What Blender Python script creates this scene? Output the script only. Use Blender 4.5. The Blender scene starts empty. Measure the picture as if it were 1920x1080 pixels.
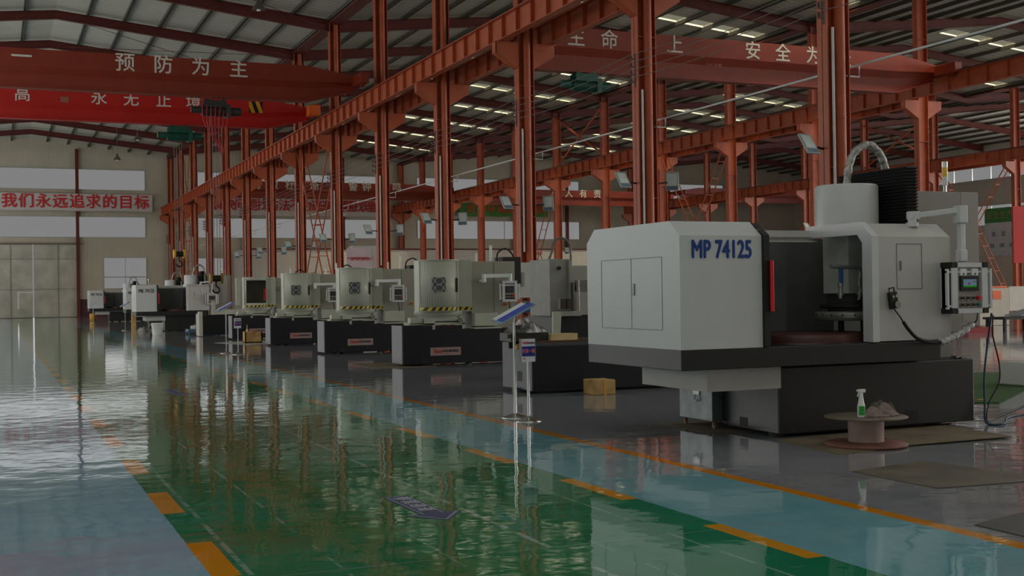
import bpy, bmesh, math, random
from mathutils import Vector, Matrix, Euler
random.seed(7)
C = bpy.context.scene.collection
PI = math.pi
# ---------------------------------------------------------------- camera, world, lights, exposure
SC = bpy.context.scene
cam_d = bpy.data.cameras.new('camera'); cam = bpy.data.objects.new('camera', cam_d); C.objects.link(cam)
cam_d.sensor_fit = 'HORIZONTAL'; cam_d.sensor_width = 36.0; cam_d.lens = 36.0*2262.0/1920.0
cam_d.clip_end = 400; cam_d.clip_start = .05
def _n(v):
    l = math.sqrt(sum(a*a for a in v)); return [a/l for a in v]
def _x(a, b): return [a[1]*b[2]-a[2]*b[1], a[2]*b[0]-a[0]*b[2], a[0]*b[1]-a[1]*b[0]]
_Y = _n([-970.0, 26.0, 2262.0]); _D = _n(_x(_Y, [1, -.015, 0]))
if _D[1] < 0: _D = [-a for a in _D]
_X = _x(_D, _Y)
if _X[0] < 0: _X = [-a for a in _X]
_U = [-a for a in _D]
# rows: world axes seen in the camera's frame (x right, y down, z forward)
cx = Vector((_X[0], _Y[0], _U[0])); cy = Vector((_X[1], _Y[1], _U[1])); cz = Vector((_X[2], _Y[2], _U[2]))
m = Matrix((( cx.x, -cy.x, -cz.x), (cx.y, -cy.y, -cz.y), (cx.z, -cy.z, -cz.z)))
cam.matrix_world = Matrix.Translation((0, 0, 1.39)) @ m.to_4x4()
SC.camera = cam
SC.view_settings.view_transform = 'Standard'; SC.view_settings.look = 'None'
SC.view_settings.gamma = 1.0; SC.view_settings.exposure = 0.0; SC.view_settings.use_curve_mapping = False
W = bpy.data.worlds.new('overcast_sky'); SC.world = W; W.use_nodes = True
W.node_tree.nodes['Background'].inputs['Color'].default_value = (1, 1, 1, 1)
W.node_tree.nodes['Background'].inputs['Strength'].default_value = .222
def area(name, loc, rot, sx, sy, L, col=(1, 1, 1)):
    d = bpy.data.lights.new(name, 'AREA'); d.shape = 'RECTANGLE'; d.size = sx; d.size_y = sy
    d.energy = L*PI*sx*sy; d.color = col
    o = bpy.data.objects.new(name, d); C.objects.link(o); o.location = loc; o.rotation_euler = rot
    return o
# daylight through the openings of the left wall (outside the frame) and the open gate behind the camera
area('daylight_left_gate', (-8.3, 4, 2.7), (0, -PI/2, 0), 4.6, 30, .27, (.97, 1, 1))
area('daylight_left_low_windows', (-8.3, 63, 3.4), (0, -PI/2, 0), 2.6, 86, 2.1, (1, .98, .94))
area('daylight_left_mid_strip', (-8.3, 66, 7.65), (0, -PI/2, 0), 1.7, 80, 3.0, (1, .98, .94))
area('daylight_left_top_strip', (-8.3, 60, 11.7), (0, -PI/2, 0), 1.7, 92, 1.8, (1, .98, .94))
area('daylight_front_gate', (3, -11.6, 2.8), (PI/2, 0, 0), 15, 5.2, .28, (1, .96, .92))
area('daylight_right_strip', (79.6, 31, 8.5), (0, PI/2, 0), 4.5, 84, 5.0, (1, .97, .93))
area('front_right_fill', (56, -11.6, 4.5), (PI/2, 0, 0), 26, 5, 3.0, (1, .96, .92))  # fill lamp added for the far halls; the wall has no windows here
# fill lamps added under the closed roof, out of view, to brighten the halls
area('roof_fill_left_hall', (3, 0, 13.4), (0, 0, 0), 14, 20, .52, (1, .99, .95))
area('roof_fill_second_hall', (24.7, 8, 13.4), (0, 0, 0), 12, 30, .8, (1, .99, .95))
area('roof_fill_third_hall', (46.6, 8, 13.4), (0, 0, 0), 12, 34, 3.0, (1, .99, .95))
def sun(name, d, ang, E, col=(1, 1, 1)):
    L = bpy.data.lights.new(name, 'SUN'); L.angle = math.radians(ang); L.energy = E; L.color = col
    o = bpy.data.objects.new(name, L); C.objects.link(o); o.rotation_euler = Vector(d).to_track_quat('-Z', 'Y').to_euler(); o.location = (20, 130, 30)
sun('bright_overcast_sky_glow', (0, -1, -.22), 60, .35)
sun('sky_light_through_roof_panels', (0, .35, -1), 40, 20, (1, .98, .94))
sun('sky_light_from_the_right', (-1, .5, -.35), 50, 8)

# ---------------------------------------------------------------- materials
def s2l(c):
    return tuple((x/255/12.92 if x/255 <= .04045 else ((x/255+.055)/1.055)**2.4) for x in c)
MC = {}
def mat(name, rgb, rough=.5, metal=0., var=.06, scale=3., spec=.5, bump=0., coat=0., alpha=None, ior=None):
    if name in MC: return MC[name]
    M = bpy.data.materials.new(name); M.use_nodes = True; nt = M.node_tree; p = nt.nodes['Principled BSDF']
    c = s2l(rgb)
    tc = nt.nodes.new('ShaderNodeTexCoord')
    nz = nt.nodes.new('ShaderNodeTexNoise'); nz.inputs['Scale'].default_value = scale; nz.inputs['Detail'].default_value = 5
    nt.links.new(tc.outputs['Object'], nz.inputs['Vector'])
    rp = nt.nodes.new('ShaderNodeValToRGB'); e = rp.color_ramp.elements
    e[0].position = .3; e[1].position = .7
    e[0].color = tuple(max(0, x*(1-var*1.6)) for x in c)+(1,); e[1].color = tuple(min(1, x*(1+var)) for x in c)+(1,)
    nt.links.new(nz.outputs['Fac'], rp.inputs['Fac']); nt.links.new(rp.outputs['Color'], p.inputs['Base Color'])
    p.inputs['Roughness'].default_value = rough; p.inputs['Metallic'].default_value = metal
    p.inputs['Specular IOR Level'].default_value = spec
    if ior: p.inputs['IOR'].default_value = ior
    if coat: p.inputs['Coat Weight'].default_value = coat; p.inputs['Coat Roughness'].default_value = .08
    if bump:
        b = nt.nodes.new('ShaderNodeBump'); b.inputs['Strength'].default_value = bump; b.inputs['Distance'].default_value = .02
        nt.links.new(nz.outputs['Fac'], b.inputs['Height']); nt.links.new(b.outputs['Normal'], p.inputs['Normal'])
    MC[name] = M; return M
def stripes_mat(name, a, b, axis_rot, scale, rough=.5, thresh=.5, soft=False, amt=1.):
    """two colours in straight bands (painted hazard tape, profiled sheet)"""
    if name in MC: return MC[name]
    M = bpy.data.materials.new(name); M.use_nodes = True; nt = M.node_tree; p = nt.nodes['Principled BSDF']
    tc = nt.nodes.new('ShaderNodeTexCoord'); mp = nt.nodes.new('ShaderNodeMapping'); mp.inputs['Rotation'].default_value = axis_rot
    wv = nt.nodes.new('ShaderNodeTexWave'); wv.inputs['Scale'].default_value = scale; wv.bands_direction = 'X'
    nt.links.new(tc.outputs['Object'], mp.inputs['Vector']); nt.links.new(mp.outputs['Vector'], wv.inputs['Vector'])
    rp = nt.nodes.new('ShaderNodeValToRGB'); e = rp.color_ramp.elements
    e[0].color = s2l(a)+(1,); e[1].color = s2l(b)+(1,)
    if soft: e[0].position = .0; e[1].position = .35
    else: e[0].position = thresh-.02; e[1].position = thresh+.02
    nt.links.new(wv.outputs['Fac'], rp.inputs['Fac'])
    nz = nt.nodes.new('ShaderNodeTexNoise'); nz.inputs['Scale'].default_value = .6; nz.inputs['Detail'].default_value = 4
    nt.links.new(tc.outputs['Object'], nz.inputs['Vector'])
    mx = nt.nodes.new('ShaderNodeMixRGB'); mx.blend_type = 'MULTIPLY'; mx.inputs['Fac'].default_value = .25
    nt.links.new(rp.outputs['Color'], mx.inputs['Color1']); nt.links.new(nz.outputs['Fac'], mx.inputs['Color2'])
    nt.links.new(mx.outputs['Color'], p.inputs['Base Color']); p.inputs['Roughness'].default_value = rough
    MC[name] = M; return M
def emis(name, rgb, s):
    if name in MC: return MC[name]
    M = bpy.data.materials.new(name); M.use_nodes = True; nt = M.node_tree; nt.nodes.clear()
    o = nt.nodes.new('ShaderNodeOutputMaterial'); e = nt.nodes.new('ShaderNodeEmission')
    e.inputs['Color'].default_value = s2l(rgb)+(1,); e.inputs['Strength'].default_value = s
    nt.links.new(e.outputs[0], o.inputs[0]); MC[name] = M; return M
def glassy(name, col, gl=.06, rough=.02):
    if name in MC: return MC[name]
    M = bpy.data.materials.new(name); M.use_nodes = True; nt = M.node_tree; nt.nodes.clear()
    o = nt.nodes.new('ShaderNodeOutputMaterial'); t = nt.nodes.new('ShaderNodeBsdfTransparent'); g = nt.nodes.new('ShaderNodeBsdfGlossy')
    mx = nt.nodes.new('ShaderNodeMixShader'); mx.inputs[0].default_value = gl
    t.inputs[0].default_value = col+(1,); g.inputs['Roughness'].default_value = rough
    nt.links.new(t.outputs[0], mx.inputs[1]); nt.links.new(g.outputs[0], mx.inputs[2]); nt.links.new(mx.outputs[0], o.inputs[0])
    MC[name] = M; return M
RED = mat('red_oxide_steel_paint', (178, 84, 48), .48, var=.12, scale=2.5)
REDDK = mat('shaded_red_steel', (96, 34, 24), .6, var=.12, scale=2)  # column red darkened, so the shade under the roof is in the colour
PURL = mat('purlin_paint', (78, 72, 62), .6, var=.1)
CRANE = mat('orange_crane_paint', (132, 42, 15), .5, var=.08, scale=1.5)
CRANE2 = mat('bright_red_crane_paint', (184, 26, 16), .45, var=.06, scale=1.5)
WHT = mat('machine_white_enamel', (204, 206, 205), .35, var=.015)
WHT2 = mat('machine_grey_enamel', (196, 194, 189), .45, var=.03)
BEIGE = mat('grey_green_enamel', (186, 188, 172), .42, var=.02)
CAST = mat('cast_grey_paint', (160, 160, 152), .5, var=.06, scale=6)
DARK = mat('charcoal_enamel', (22, 25, 28), .32, var=.06, spec=.7)
DARK2 = mat('charcoal_bed_paint', (20, 22, 25), .34, var=.12, scale=4, spec=.7)
BLK = mat('black_rubber', (22, 22, 23), .6, var=.1)
INNER = mat('dark_inner_liner', (104, 106, 104), .45, var=.12, scale=3)
STEEL = mat('brushed_steel', (168, 168, 164), .28, metal=1, var=.12, scale=12)
CHROME = mat('chrome_pole', (205, 205, 200), .18, metal=1, var=.03)
GALV = mat('galvanised_sheet', (120, 128, 130), .4, metal=.7, var=.2, scale=7)
ALU = mat('white_aluminium_profile', (214, 216, 216), .35, var=.03)
LGREY = mat('light_grey_face', (150, 158, 158), .4, var=.03)
GREEN = mat('dark_green_hoist_paint', (20, 82, 66), .45, var=.15)
BLUE = mat('blue_plastic', (30, 110, 190), .4)
YEL = mat('yellow_paint', (214, 160, 24), .5, var=.1)
ORG = mat('orange_paint', (224, 98, 26), .5, var=.08)
REDP = mat('signal_red', (215, 22, 24), .4)
WOOD = mat('timber_block', (196, 158, 98), .7, var=.25, scale=5)
WOOD2 = mat('pale_plank', (222, 196, 142), .7, var=.15, scale=6)
MATM = mat('brown_steel_plate', (96, 88, 74), .5, var=.25, scale=3)
CARD = mat('brown_cardboard', (112, 98, 76), .8, var=.2, scale=3)
RAG = mat('pinkish_grey_rag', (138, 120, 114), .9, var=.2, scale=14, bump=.6)
RAG2 = mat('olive_grey_rag', (92, 88, 76), .9, var=.25, scale=14, bump=.6)
PLAS = mat('white_plastic', (232, 236, 232), .35)
SPOOLW = mat('spool_pale_paint', (172, 146, 136), .6, var=.14, scale=5)
SPOOLR = mat('spool_red_primer', (128, 82, 70), .65, var=.18, scale=5)
SPOOLD = mat('spool_grey_top', (118, 104, 92), .6, var=.25, scale=6)
TABLER = mat('rusty_red_table', (74, 36, 29), .4, var=.2, scale=6)
PIPEW = mat('white_conduit', (214, 216, 212), .5)
WIRE = mat('grey_wire', (120, 112, 104), .6)
WHITEP = mat('white_lettering_paint', (214, 208, 196), .6, var=.08, scale=20)
BANW = mat('white_banner_cloth', (206, 196, 192), .8, var=.04)
BANG = mat('green_banner_cloth', (76, 140, 62), .8, var=.12)
REDT = mat('red_lettering', (206, 40, 42), .7)
BLUT = mat('navy_blue_lettering', (6, 60, 136), .5)
GRYT = mat('dark_grey_lettering', (62, 64, 84), .6)
BURG = mat('burgundy_dado', (82, 40, 50), .6)
DOORM = mat('gate_sheet', (184, 178, 164), .6, var=.14, scale=1.0)
CONC = mat('pale_partition', (200, 192, 182), .7, var=.05)
GRASS = mat('green_matting', (46, 84, 24), .9, var=.25, scale=9)
PAPER = mat('white_paper_board', (230, 232, 236), .5)
BLUEB = mat('blue_board_print', (70, 92, 190), .45)
NAVYB = mat('navy_sign_print', (44, 54, 138), .45)
LAV = mat('lavender_sign_print', (176, 180, 210), .5)
PURP = mat('slate_purple_sticker', (84, 86, 112), .75, spec=.2)
WALLM = stripes_mat('cream_profiled_wall_sheet', (186, 176, 156), (200, 190, 170), (0, 0, 0), 1.6, .6, soft=True)
WALLS = stripes_mat('cream_profiled_side_sheet', (186, 178, 164), (200, 193, 180), (0, 0, PI/2), 1.6, .6, soft=True)
ROOFM = stripes_mat('pale_profiled_roof_sheet', (176, 172, 156), (202, 198, 184), (0, 0, PI/2), .7, .6, soft=True)
HAZ = stripes_mat('yellow_black_hazard_tape', (24, 24, 22), (226, 196, 24), (0, -PI/5.2, 0), 3.1, .5)
HAZV = stripes_mat('steep_hazard_stripes', (20, 18, 16), (226, 160, 20), (0, PI/9, 0), .95, .5)
GLASS = glassy('window_glass', (.97, .97, .97), .012, .2)
SKYL = glassy('yellowed_skylight_sheet', (.86, .82, .60), .05, .3)
WRAP = glassy('clear_plastic_wrap', (.80, .78, .76), .30, .35)

# ---------------------------------------------------------------- mesh helper
class B:
    def __init__(s): s.v = []; s.f = []; s.mi = []; s.sm = []; s.cur = 0
    def add(s, vs, fs, smooth=False):
        n = len(s.v); s.v += [Vector(a) for a in vs]
        for f in fs: s.f.append([n+i for i in f]); s.mi.append(s.cur); s.sm.append(smooth)
        return s
    def box(s, x0, x1, y0, y1, z0, z1, M=None):
        vs = [Vector((x, y, z)) for x in (x0, x1) for y in (y0, y1) for z in (z0, z1)]
        if M is not None: vs = [M @ v for v in vs]
        return s.add(vs, [(0, 1, 3, 2), (4, 6, 7, 5), (0, 4, 5, 1), (2, 3, 7, 6), (0, 2, 6, 4), (1, 5, 7, 3)])
    def cyl(s, p0, p1, r0, r1=None, n=20, caps=True, smooth=True):
        p0 = Vector(p0); p1 = Vector(p1); r1 = r0 if r1 is None else r1
        q = (p1-p0).to_track_quat('Z', 'Y').to_matrix()
        vs = []
        for p, r in ((p0, r0), (p1, r1)):
            for i in range(n):
                a = 2*PI*i/n; vs.append(p+q @ Vector((r*math.cos(a), r*math.sin(a), 0)))
        s.add(vs, [(i, (i+1) % n, n+(i+1) % n, n+i) for i in range(n)], smooth)
        if caps: s.add(vs[:n], [list(range(n))[::-1]]); s.add(vs[n:], [list(range(n))])
        return s
    def lathe(s, c, prof, n=28, smooth=True):
        c = Vector(c); vs = []
        for r, z in prof:
            for i in range(n):
                a = 2*PI*i/n; vs.append(c+Vector((r*math.cos(a), r*math.sin(a), z)))
        fs = []
        for k in range(len(prof)-1):
            for i in range(n): fs.append((k*n+i, k*n+(i+1) % n, (k+1)*n+(i+1) % n, (k+1)*n+i))
        s.add(vs, fs, smooth)
        for k, rev in ((0, True), (len(prof)-1, False)):
            if prof[k][0] > 1e-4: s.add(vs[k*n:(k+1)*n], [list(range(n))[::-1] if rev else list(range(n))])
        return s
    def prism(s, pts, axis, a, b):
        """polygon pts (u,v) pushed along an axis: 'x' uses (y,z), 'y' uses (x,z), 'z' uses (x,y)"""
        def P(u, v, t): return {'x': (t, u, v), 'y': (u, t, v), 'z': (u, v, t)}[axis]
        n = len(pts); vs = [P(u, v, a) for u, v in pts]+[P(u, v, b) for u, v in pts]
        return s.add(vs, [list(range(n))[::-1], list(range(n, 2*n))]+[(i, (i+1) % n, n+(i+1) % n, n+i) for i in range(n)])
    def tube(s, pts, r, n=8, caps=True):
        pts = [Vector(p) for p in pts]; vs = []; up = Vector((0, 0, 1))
        rr = r if isinstance(r, (list, tuple)) else [r]*len(pts)
        for i, p in enumerate(pts):
            d = (pts[min(i+1, len(pts)-1)]-pts[max(i-1, 0)]).normalized()
            a = d.cross(up)
            if a.length < .05: a = d.cross(Vector((0, 1, 0)))
            a.normalize(); b = d.cross(a)
            for k in range(n):
                t = 2*PI*k/n; vs.append(p+(a*math.cos(t)+b*math.sin(t))*rr[i])
        fs = [(i*n+k, i*n+(k+1) % n, (i+1)*n+(k+1) % n, (i+1)*n+k) for i in range(len(pts)-1) for k in range(n)]
        s.add(vs, fs, True)
        if caps: s.add(vs[:n], [list(range(n))]); s.add(vs[-n:], [list(range(n))[::-1]])
        return s
    def bar(s, p0, p1, w, h):
        """rectangular bar between two points"""
        p0 = Vector(p0); p1 = Vector(p1); q = (p1-p0).to_track_quat('Z', 'Y').to_matrix(); L = (p1-p0).length
        vs = [p0+q @ Vector((x, y, z)) for x in (-w/2, w/2) for y in (-h/2, h/2) for z in (0, L)]
        return s.add(vs, [(0, 1, 3, 2), (4, 6, 7, 5), (0, 4, 5, 1), (2, 3, 7, 6), (0, 2, 6, 4), (1, 5, 7, 3)])
    def build(s, name, mats, parent=None, bevel=0, origin=None):
        if not isinstance(mats, (list, tuple)): mats = [mats]
        off = Vector((0, 0, 0))
        if parent is not None and parent.get('_o') is not None: off = Vector(parent['_o'])
        elif origin is not None: off = Vector(origin)
        me = bpy.data.meshes.new(name); me.from_pydata([tuple(v-off) for v in s.v], [], s.f)
        for mm in mats: me.materials.append(mm)
        me.polygons.foreach_set('material_index', s.mi); me.polygons.foreach_set('use_smooth', s.sm)
        bm = bmesh.new(); bm.from_mesh(me); bmesh.ops.recalc_face_normals(bm, faces=bm.faces); bm.to_mesh(me); bm.free()
        o = bpy.data.objects.new(name, me); C.objects.link(o)
        if parent is not None: o.parent = parent
        elif origin is not None: o.location = off
        if parent is not None and parent.get('_o') is not None: o['_o'] = tuple(parent['_o'])
        if bevel:
            b = o.modifiers.new('edge', 'BEVEL'); b.width = bevel; b.segments = 2; b.limit_method = 'ANGLE'; b.angle_limit = .9
        return o
def curve(pts, n=8):
    """smooth path through points"""
    P = [Vector(p) for p in pts]; out = []
    for i in range(len(P)-1):
        a = P[max(i-1, 0)]; b = P[i]; c = P[i+1]; d = P[min(i+2, len(P)-1)]
        for k in range(n):
            t = k/n; out.append(.5*((2*b)+(c-a)*t+(2*a-5*b+4*c-d)*t*t+(3*b-a-3*c+d)*t**3))
    out.append(P[-1]); return out
def tag(o, label=None, cat=None, group=None, kind=None):
    if label: o['label'] = label
    if cat: o['category'] = cat
    if group: o['group'] = group
    if kind: o['kind'] = kind
    return o
def thing(name, label, cat, loc=(0, 0, 0), group=None):
    o = bpy.data.objects.new(name, None); C.objects.link(o); o.location = loc; o['_o'] = tuple(loc)
    o.empty_display_size = .2
    return tag(o, label, cat, group)
def copy_tree(o, loc=None, label=None, group=None, parent=None):
    c = o.copy(); C.objects.link(c)
    if parent is not None: c.parent = parent
    if loc is not None: c.location = loc
    if label: c['label'] = label
    if group: c['group'] = group
    for ch in list(o.children): copy_tree(ch, parent=c)
    return c
def text(name, body, size, material, parent, loc, facing='front', bold=.0, depth=.004, sx=1., align='CENTER', mesh_cache={}):
    """lettering as a thin raised mesh; loc in world coordinates of a parent built at its '_o'"""
    cu = bpy.data.curves.new(name, 'FONT'); cu.body = body; cu.size = size; cu.extrude = depth/2
    cu.align_x = align; cu.align_y = 'CENTER'; cu.resolution_u = 3
    cu.materials.append(material); t = bpy.data.objects.new(name, cu); C.objects.link(t)
    dg = bpy.context.evaluated_depsgraph_get(); me = bpy.data.meshes.new_from_object(t.evaluated_get(dg))
    bpy.data.objects.remove(t)
    k = bold*size*.8
    if k > 0:
        bm = bmesh.new()
        for q_, (dx_, dz_) in enumerate(((-k, 0), (k, 0), (0, k*.8), (0, -k*.8), (-k*.5, 0), (k*.5, 0))):
            m2 = me.copy(); m2.transform(Matrix.Translation((dx_, dz_, .0006*q_*max(1, size*4)))); bm.from_mesh(m2); bpy.data.meshes.remove(m2)
        for f in bm.faces: f.material_index = 0
        bm.to_mesh(me); bm.free()
        if not me.materials: me.materials.append(material)
    rot = {'front': Euler((PI/2, 0, 0)), 'left': Euler((PI/2, 0, -PI/2)), 'up': Euler((0, 0, 0))}[facing] if isinstance(facing, str) else facing
    off = Vector(parent['_o']) if parent is not None and parent.get('_o') is not None else Vector((0, 0, 0))
    M = Matrix.Translation(Vector(loc)-off) @ rot.to_matrix().to_4x4() @ Matrix.Diagonal((sx, 1, 1, 1))
    me.transform(M)
    o = bpy.data.objects.new(name, me); C.objects.link(o)
    if parent is not None: o.parent = parent
    return o
ORD = ['first', 'second', 'third', 'fourth', 'fifth', 'sixth', 'seventh', 'eighth', 'ninth', 'tenth', 'eleventh', 'twelfth', 'thirteenth', 'fourteenth', 'fifteenth', 'sixteenth']

XA, XB, XC = 14.2, 35.2, 58.0
YG = 108.4; YF = -12.0; XL = -8.6; XR = 80.0
BAYS = [(XL, XA), (XA, XB), (XB, XC), (XC, XR)]
def roof_z(x):
    for a, b in BAYS:
        if a-1e-6 <= x <= b+1e-6:
            return 13.95+.1*min(x-a, b-x)
    return 13.95

# ---------------------------------------------------------------- floor
def floor_material():
    M = bpy.data.materials.new('painted_epoxy_floor'); M.use_nodes = True; nt = M.node_tree; p = nt.nodes['Principled BSDF']
    L = nt.links.new; N = nt.nodes.new
    g = N('ShaderNodeNewGeometry'); sp = N('ShaderNodeSeparateXYZ'); L(g.outputs['Position'], sp.inputs[0])
    X = sp.outputs['X']; Y = sp.outputs['Y']
    def math_(op, a, b=None, c=None):
        n = N('ShaderNodeMath'); n.operation = op
        for i, q in enumerate((a, b, c)):
            if q is None: continue
            if isinstance(q, (int, float)): n.inputs[i].default_value = q
            else: L(q, n.inputs[i])
        return n.outputs[0]
    def between(v, a, b): return math_('MULTIPLY', math_('GREATER_THAN', v, a), math_('LESS_THAN', v, b))
    def noise(scale, detail=4, vec=None, rough=.5):
        n = N('ShaderNodeTexNoise'); n.inputs['Scale'].default_value = scale; n.inputs['Detail'].default_value = detail
        n.inputs['Roughness'].default_value = rough
        L(vec if vec is not None else g.outputs['Position'], n.inputs['Vector']); return n.outputs['Fac']
    def ramp(v, a, b):
        n = N('ShaderNodeMapRange'); n.inputs[1].default_value = a; n.inputs[2].default_value = b; L(v, n.inputs[0]); return n.outputs[0]
    def mix(f, c1, c2):
        n = N('ShaderNodeMixRGB')
        for i, q in ((0, f), (1, c1), (2, c2)):
            if isinstance(q, (int, float)): n.inputs[i].default_value = q
            elif isinstance(q, tuple): n.inputs[i].default_value = s2l(q)+(1,)
            else: L(q, n.inputs[i])
        return n.outputs[0]
    jit = math_('MULTIPLY', math_('SUBTRACT', noise(9, 2), .5), .012)
    Xj = math_('ADD', X, jit); n1 = noise(.6, 5); n2 = noise(2.7, 6, rough=.65); n3 = noise(14, 4)
    grey = mix(ramp(n2, .3, .7), (128, 132, 138), (150, 152, 154))
    green = mix(ramp(n2, .3, .72), (6, 120, 84), (24, 140, 100))
    green = mix(ramp(n1, .45, .75), green, (40, 118, 62))
    blue = mix(ramp(n2, .3, .7), (112, 168, 180), (128, 182, 192))
    lblue = mix(ramp(n2, .3, .7), (130, 178, 200), (146, 190, 210))
    col = mix(math_('LESS_THAN', Xj, 5.02), grey, blue)
    col = mix(math_('LESS_THAN', Xj, 3.96), col, green)
    col = mix(math_('LESS_THAN', Xj, .985), col, lblue)
    col = mix(between(Xj, 4.985, 5.105), col, (214, 136, 18))
    # dashes: 1 m long every 2 m on both sides of the lane
    d1 = math_('LESS_THAN', math_('FRACT', math_('DIVIDE', math_('SUBTRACT', Y, 7.15), 2.0)), .5)
    d2 = math_('LESS_THAN', math_('FRACT', math_('DIVIDE', math_('SUBTRACT', Y, 5.95), 2.0)), .0)
    col = mix(math_('MULTIPLY', between(Xj, 3.845, 3.965), d1), col, (222, 152, 22))
    yd = math_('FRACT', math_('DIVIDE', math_('SUBTRACT', Y, 8.08), 1.96))
    dl = math_('LESS_THAN', yd, .47)
    col = mix(math_('MULTIPLY', between(Xj, .98, 1.125), dl), col, (222, 146, 18))
    # worn lane lines and tape marks
    wear = ramp(noise(3.3, 5, rough=.7), .44, .52)
    for xl, w, a in ((1.17, .03, .7), (1.62, .02, .6), (2.78, .035, .85), (3.55, .022, .6), (3.05, .014, .4), (2.2, .014, .35)):
        k = math_('MULTIPLY', math_('MULTIPLY', between(Xj, xl-w/2, xl+w/2), wear), a)
        col = mix(k, col, (150, 176, 160))
    # joints across the slab
    jt = math_('LESS_THAN', math_('FRACT', math_('DIVIDE', math_('SUBTRACT', Y, 6.0), 6.0)), .0022)
    col = mix(math_('MULTIPLY', jt, .5), col, (150, 160, 160))
    # scuffs
    mp = N('ShaderNodeMapping'); mp.inputs['Rotation'].default_value = (0, 0, .5); mp.inputs['Scale'].default_value = (1.2, 6, 1); L(g.outputs['Position'], mp.inputs[0])
    sc = ramp(noise(1.6, 6, mp.outputs[0], .7), .62, .72)
    col = mix(math_('MULTIPLY', sc, .22), col, (170, 186, 176))
    L(col, p.inputs['Base Color'])
    p.inputs['IOR'].default_value = 1.75
    L(math_('ADD', .03, math_('MULTIPLY', ramp(n2, .4, .75), .06)), p.inputs['Roughness'])
    # slightly wavy, hand trowelled surface: long flat swells
    b = N('ShaderNodeBump'); b.inputs['Strength'].default_value = 1; b.inputs['Distance'].default_value = 1.
    hgt = math_('ADD', math_('MULTIPLY', noise(2.4, 2), .0036), math_('MULTIPLY', noise(9, 2), .0005))
    L(hgt, b.inputs['Height']); L(b.outputs['Normal'], p.inputs['Normal'])
    return M
b = B(); b.box(XL-.3, XR+.3, YF-.3, YG+.3, -.3, 0); fl = b.build('floor', floor_material()); tag(fl, kind='structure')

# ---------------------------------------------------------------- walls with real window openings
def wall_cells(b, P, u0, u1, v0, v1, holes):
    us = sorted(set([u0, u1]+[h[0] for h in holes]+[h[1] for h in holes])); vs = sorted(set([v0, v1]+[h[2] for h in holes]+[h[3] for h in holes]))
    us = [u for u in us if u0 <= u <= u1]; vs = [v for v in vs if v0 <= v <= v1]
    for i in range(len(us)-1):
        for j in range(len(vs)-1):
            cu = (us[i]+us[i+1])/2; cv = (vs[j]+vs[j+1])/2
            if any(h[0] < cu < h[1] and h[2] < cv < h[3] for h in holes): continue
            P(b, us[i], us[i+1], vs[j], vs[j+1])
UPZ = (10.83, 12.54); LOZ = (6.78, 8.5)
gh = [(-8.0, 12.06)+UPZ, (-8.0, 12.06)+LOZ, (16.55, 33.15)+UPZ, (16.55, 33.15)+LOZ, (36.87, 54.0)+UPZ, (36.87, 54.0)+LOZ,
      (60.0, 71.0)+UPZ, (60.0, 71.0)+LOZ, (8.63, 12.1, 2.4, 5.0), (16.5, 18.9, 2.1, 4.95), (2.93, 3.04, .0, 6.15), (1.76, 1.86, .75, 2.2), (1.86, 2.93, 2.1, 2.18)]
b = B(); wall_cells(b, lambda b, a, c, d, e: b.box(a, c, YG, YG+.2, d, e), XL, XR, 0, 13.95, gh)
for a, c in BAYS: b.prism([(a, 13.95), (c, 13.95), ((a+c)/2, 13.95+.1*(c-a)/2+.15)], 'y', YG, YG+.2)
wb = b.build('wall_back', WALLM); tag(wb, kind='structure')
nwin = [0]
def window(P, u0, u1, v0, v1, ticks, transom=None, fw=.05, dark=REDDK):
    nwin[0] += 1
    b = B()
    for a, c, d, e in ((u0-fw, u1+fw, v0-fw, v0), (u0-fw, u1+fw, v1, v1+fw), (u0-fw, u0, v0, v1), (u1, u1+fw, v0, v1)): P(b, a, c, d, e, .04)
    for t in ticks: P(b, t-.02, t+.02, v0, v1, .0)
    if transom: P(b, u0, u1, transom-.04, transom+.04, .0)
    w = b.build('window_%d' % nwin[0], mat('pale_window_trim', (170, 170, 165), .5)); tag(w, kind='structure')
    g = B(); P(g, u0, u1, v0, v1, -.08); g.build('pane', GLASS, w)
def GP(b, a, c, d, e, k):
    if k == -.08: b.add([(a, YG+.12, d), (c, YG+.12, d), (c, YG+.12, e), (a, YG+.12, e)], [(0, 1, 2, 3)])
    else: b.box(a, c, YG-k-.01, YG+.1, d, e)
window(GP, *gh[0], [6.5]); window(GP, *gh[1], [6.5])
window(GP, *gh[2], []); window(GP, *gh[3], [])
for h in (gh[4], gh[5]): window(GP, *h, [40.2+2.8*i for i in range(5)])
window(GP, *gh[6], [64.5]); window(GP, *gh[7], [62.6, 66.2])
window(GP, *gh[8], [10.36], transom=3.36); window(GP, *gh[9], [17.7], transom=3.3)
# right side wall with its own strips
rh = [(-10, 88.2, 10.83, 12.25), (-10, 88.2, 6.8, 8.5)]
b = B(); wall_cells(b, lambda b, a, c, d, e: b.box(XR, XR+.2, a, c, d, e), YF, YG, 0, 14.1, rh)
wr = b.build('wall_right', WALLS); tag(wr, kind='structure')
def RP(b, a, c, d, e, k):
    if k == -.08: b.add([(XR+.12, a, d), (XR+.12, c, d), (XR+.12, c, e), (XR+.12, a, e)], [(0, 1, 2, 3)])
    else: b.box(XR-k-.01, XR+.1, a, c, d, e)
for h in rh: window(RP, *h, [h[0]+2.2*i for i in range(1, int((h[1]-h[0])/2.2))])
lh = [(-11, 19, .4, 5.0), (20, 106, 2.1, 4.7), (-6, 106, 6.8, 8.5), (14, 106, 10.85, 12.55)]
b = B(); wall_cells(b, lambda b, a, c, d, e: b.box(XL-.2, XL, a, c, d, e), YF, YG, 0, 14.1, lh)
wl = b.build('wall_left', WALLS); tag(wl, kind='structure')
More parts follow.
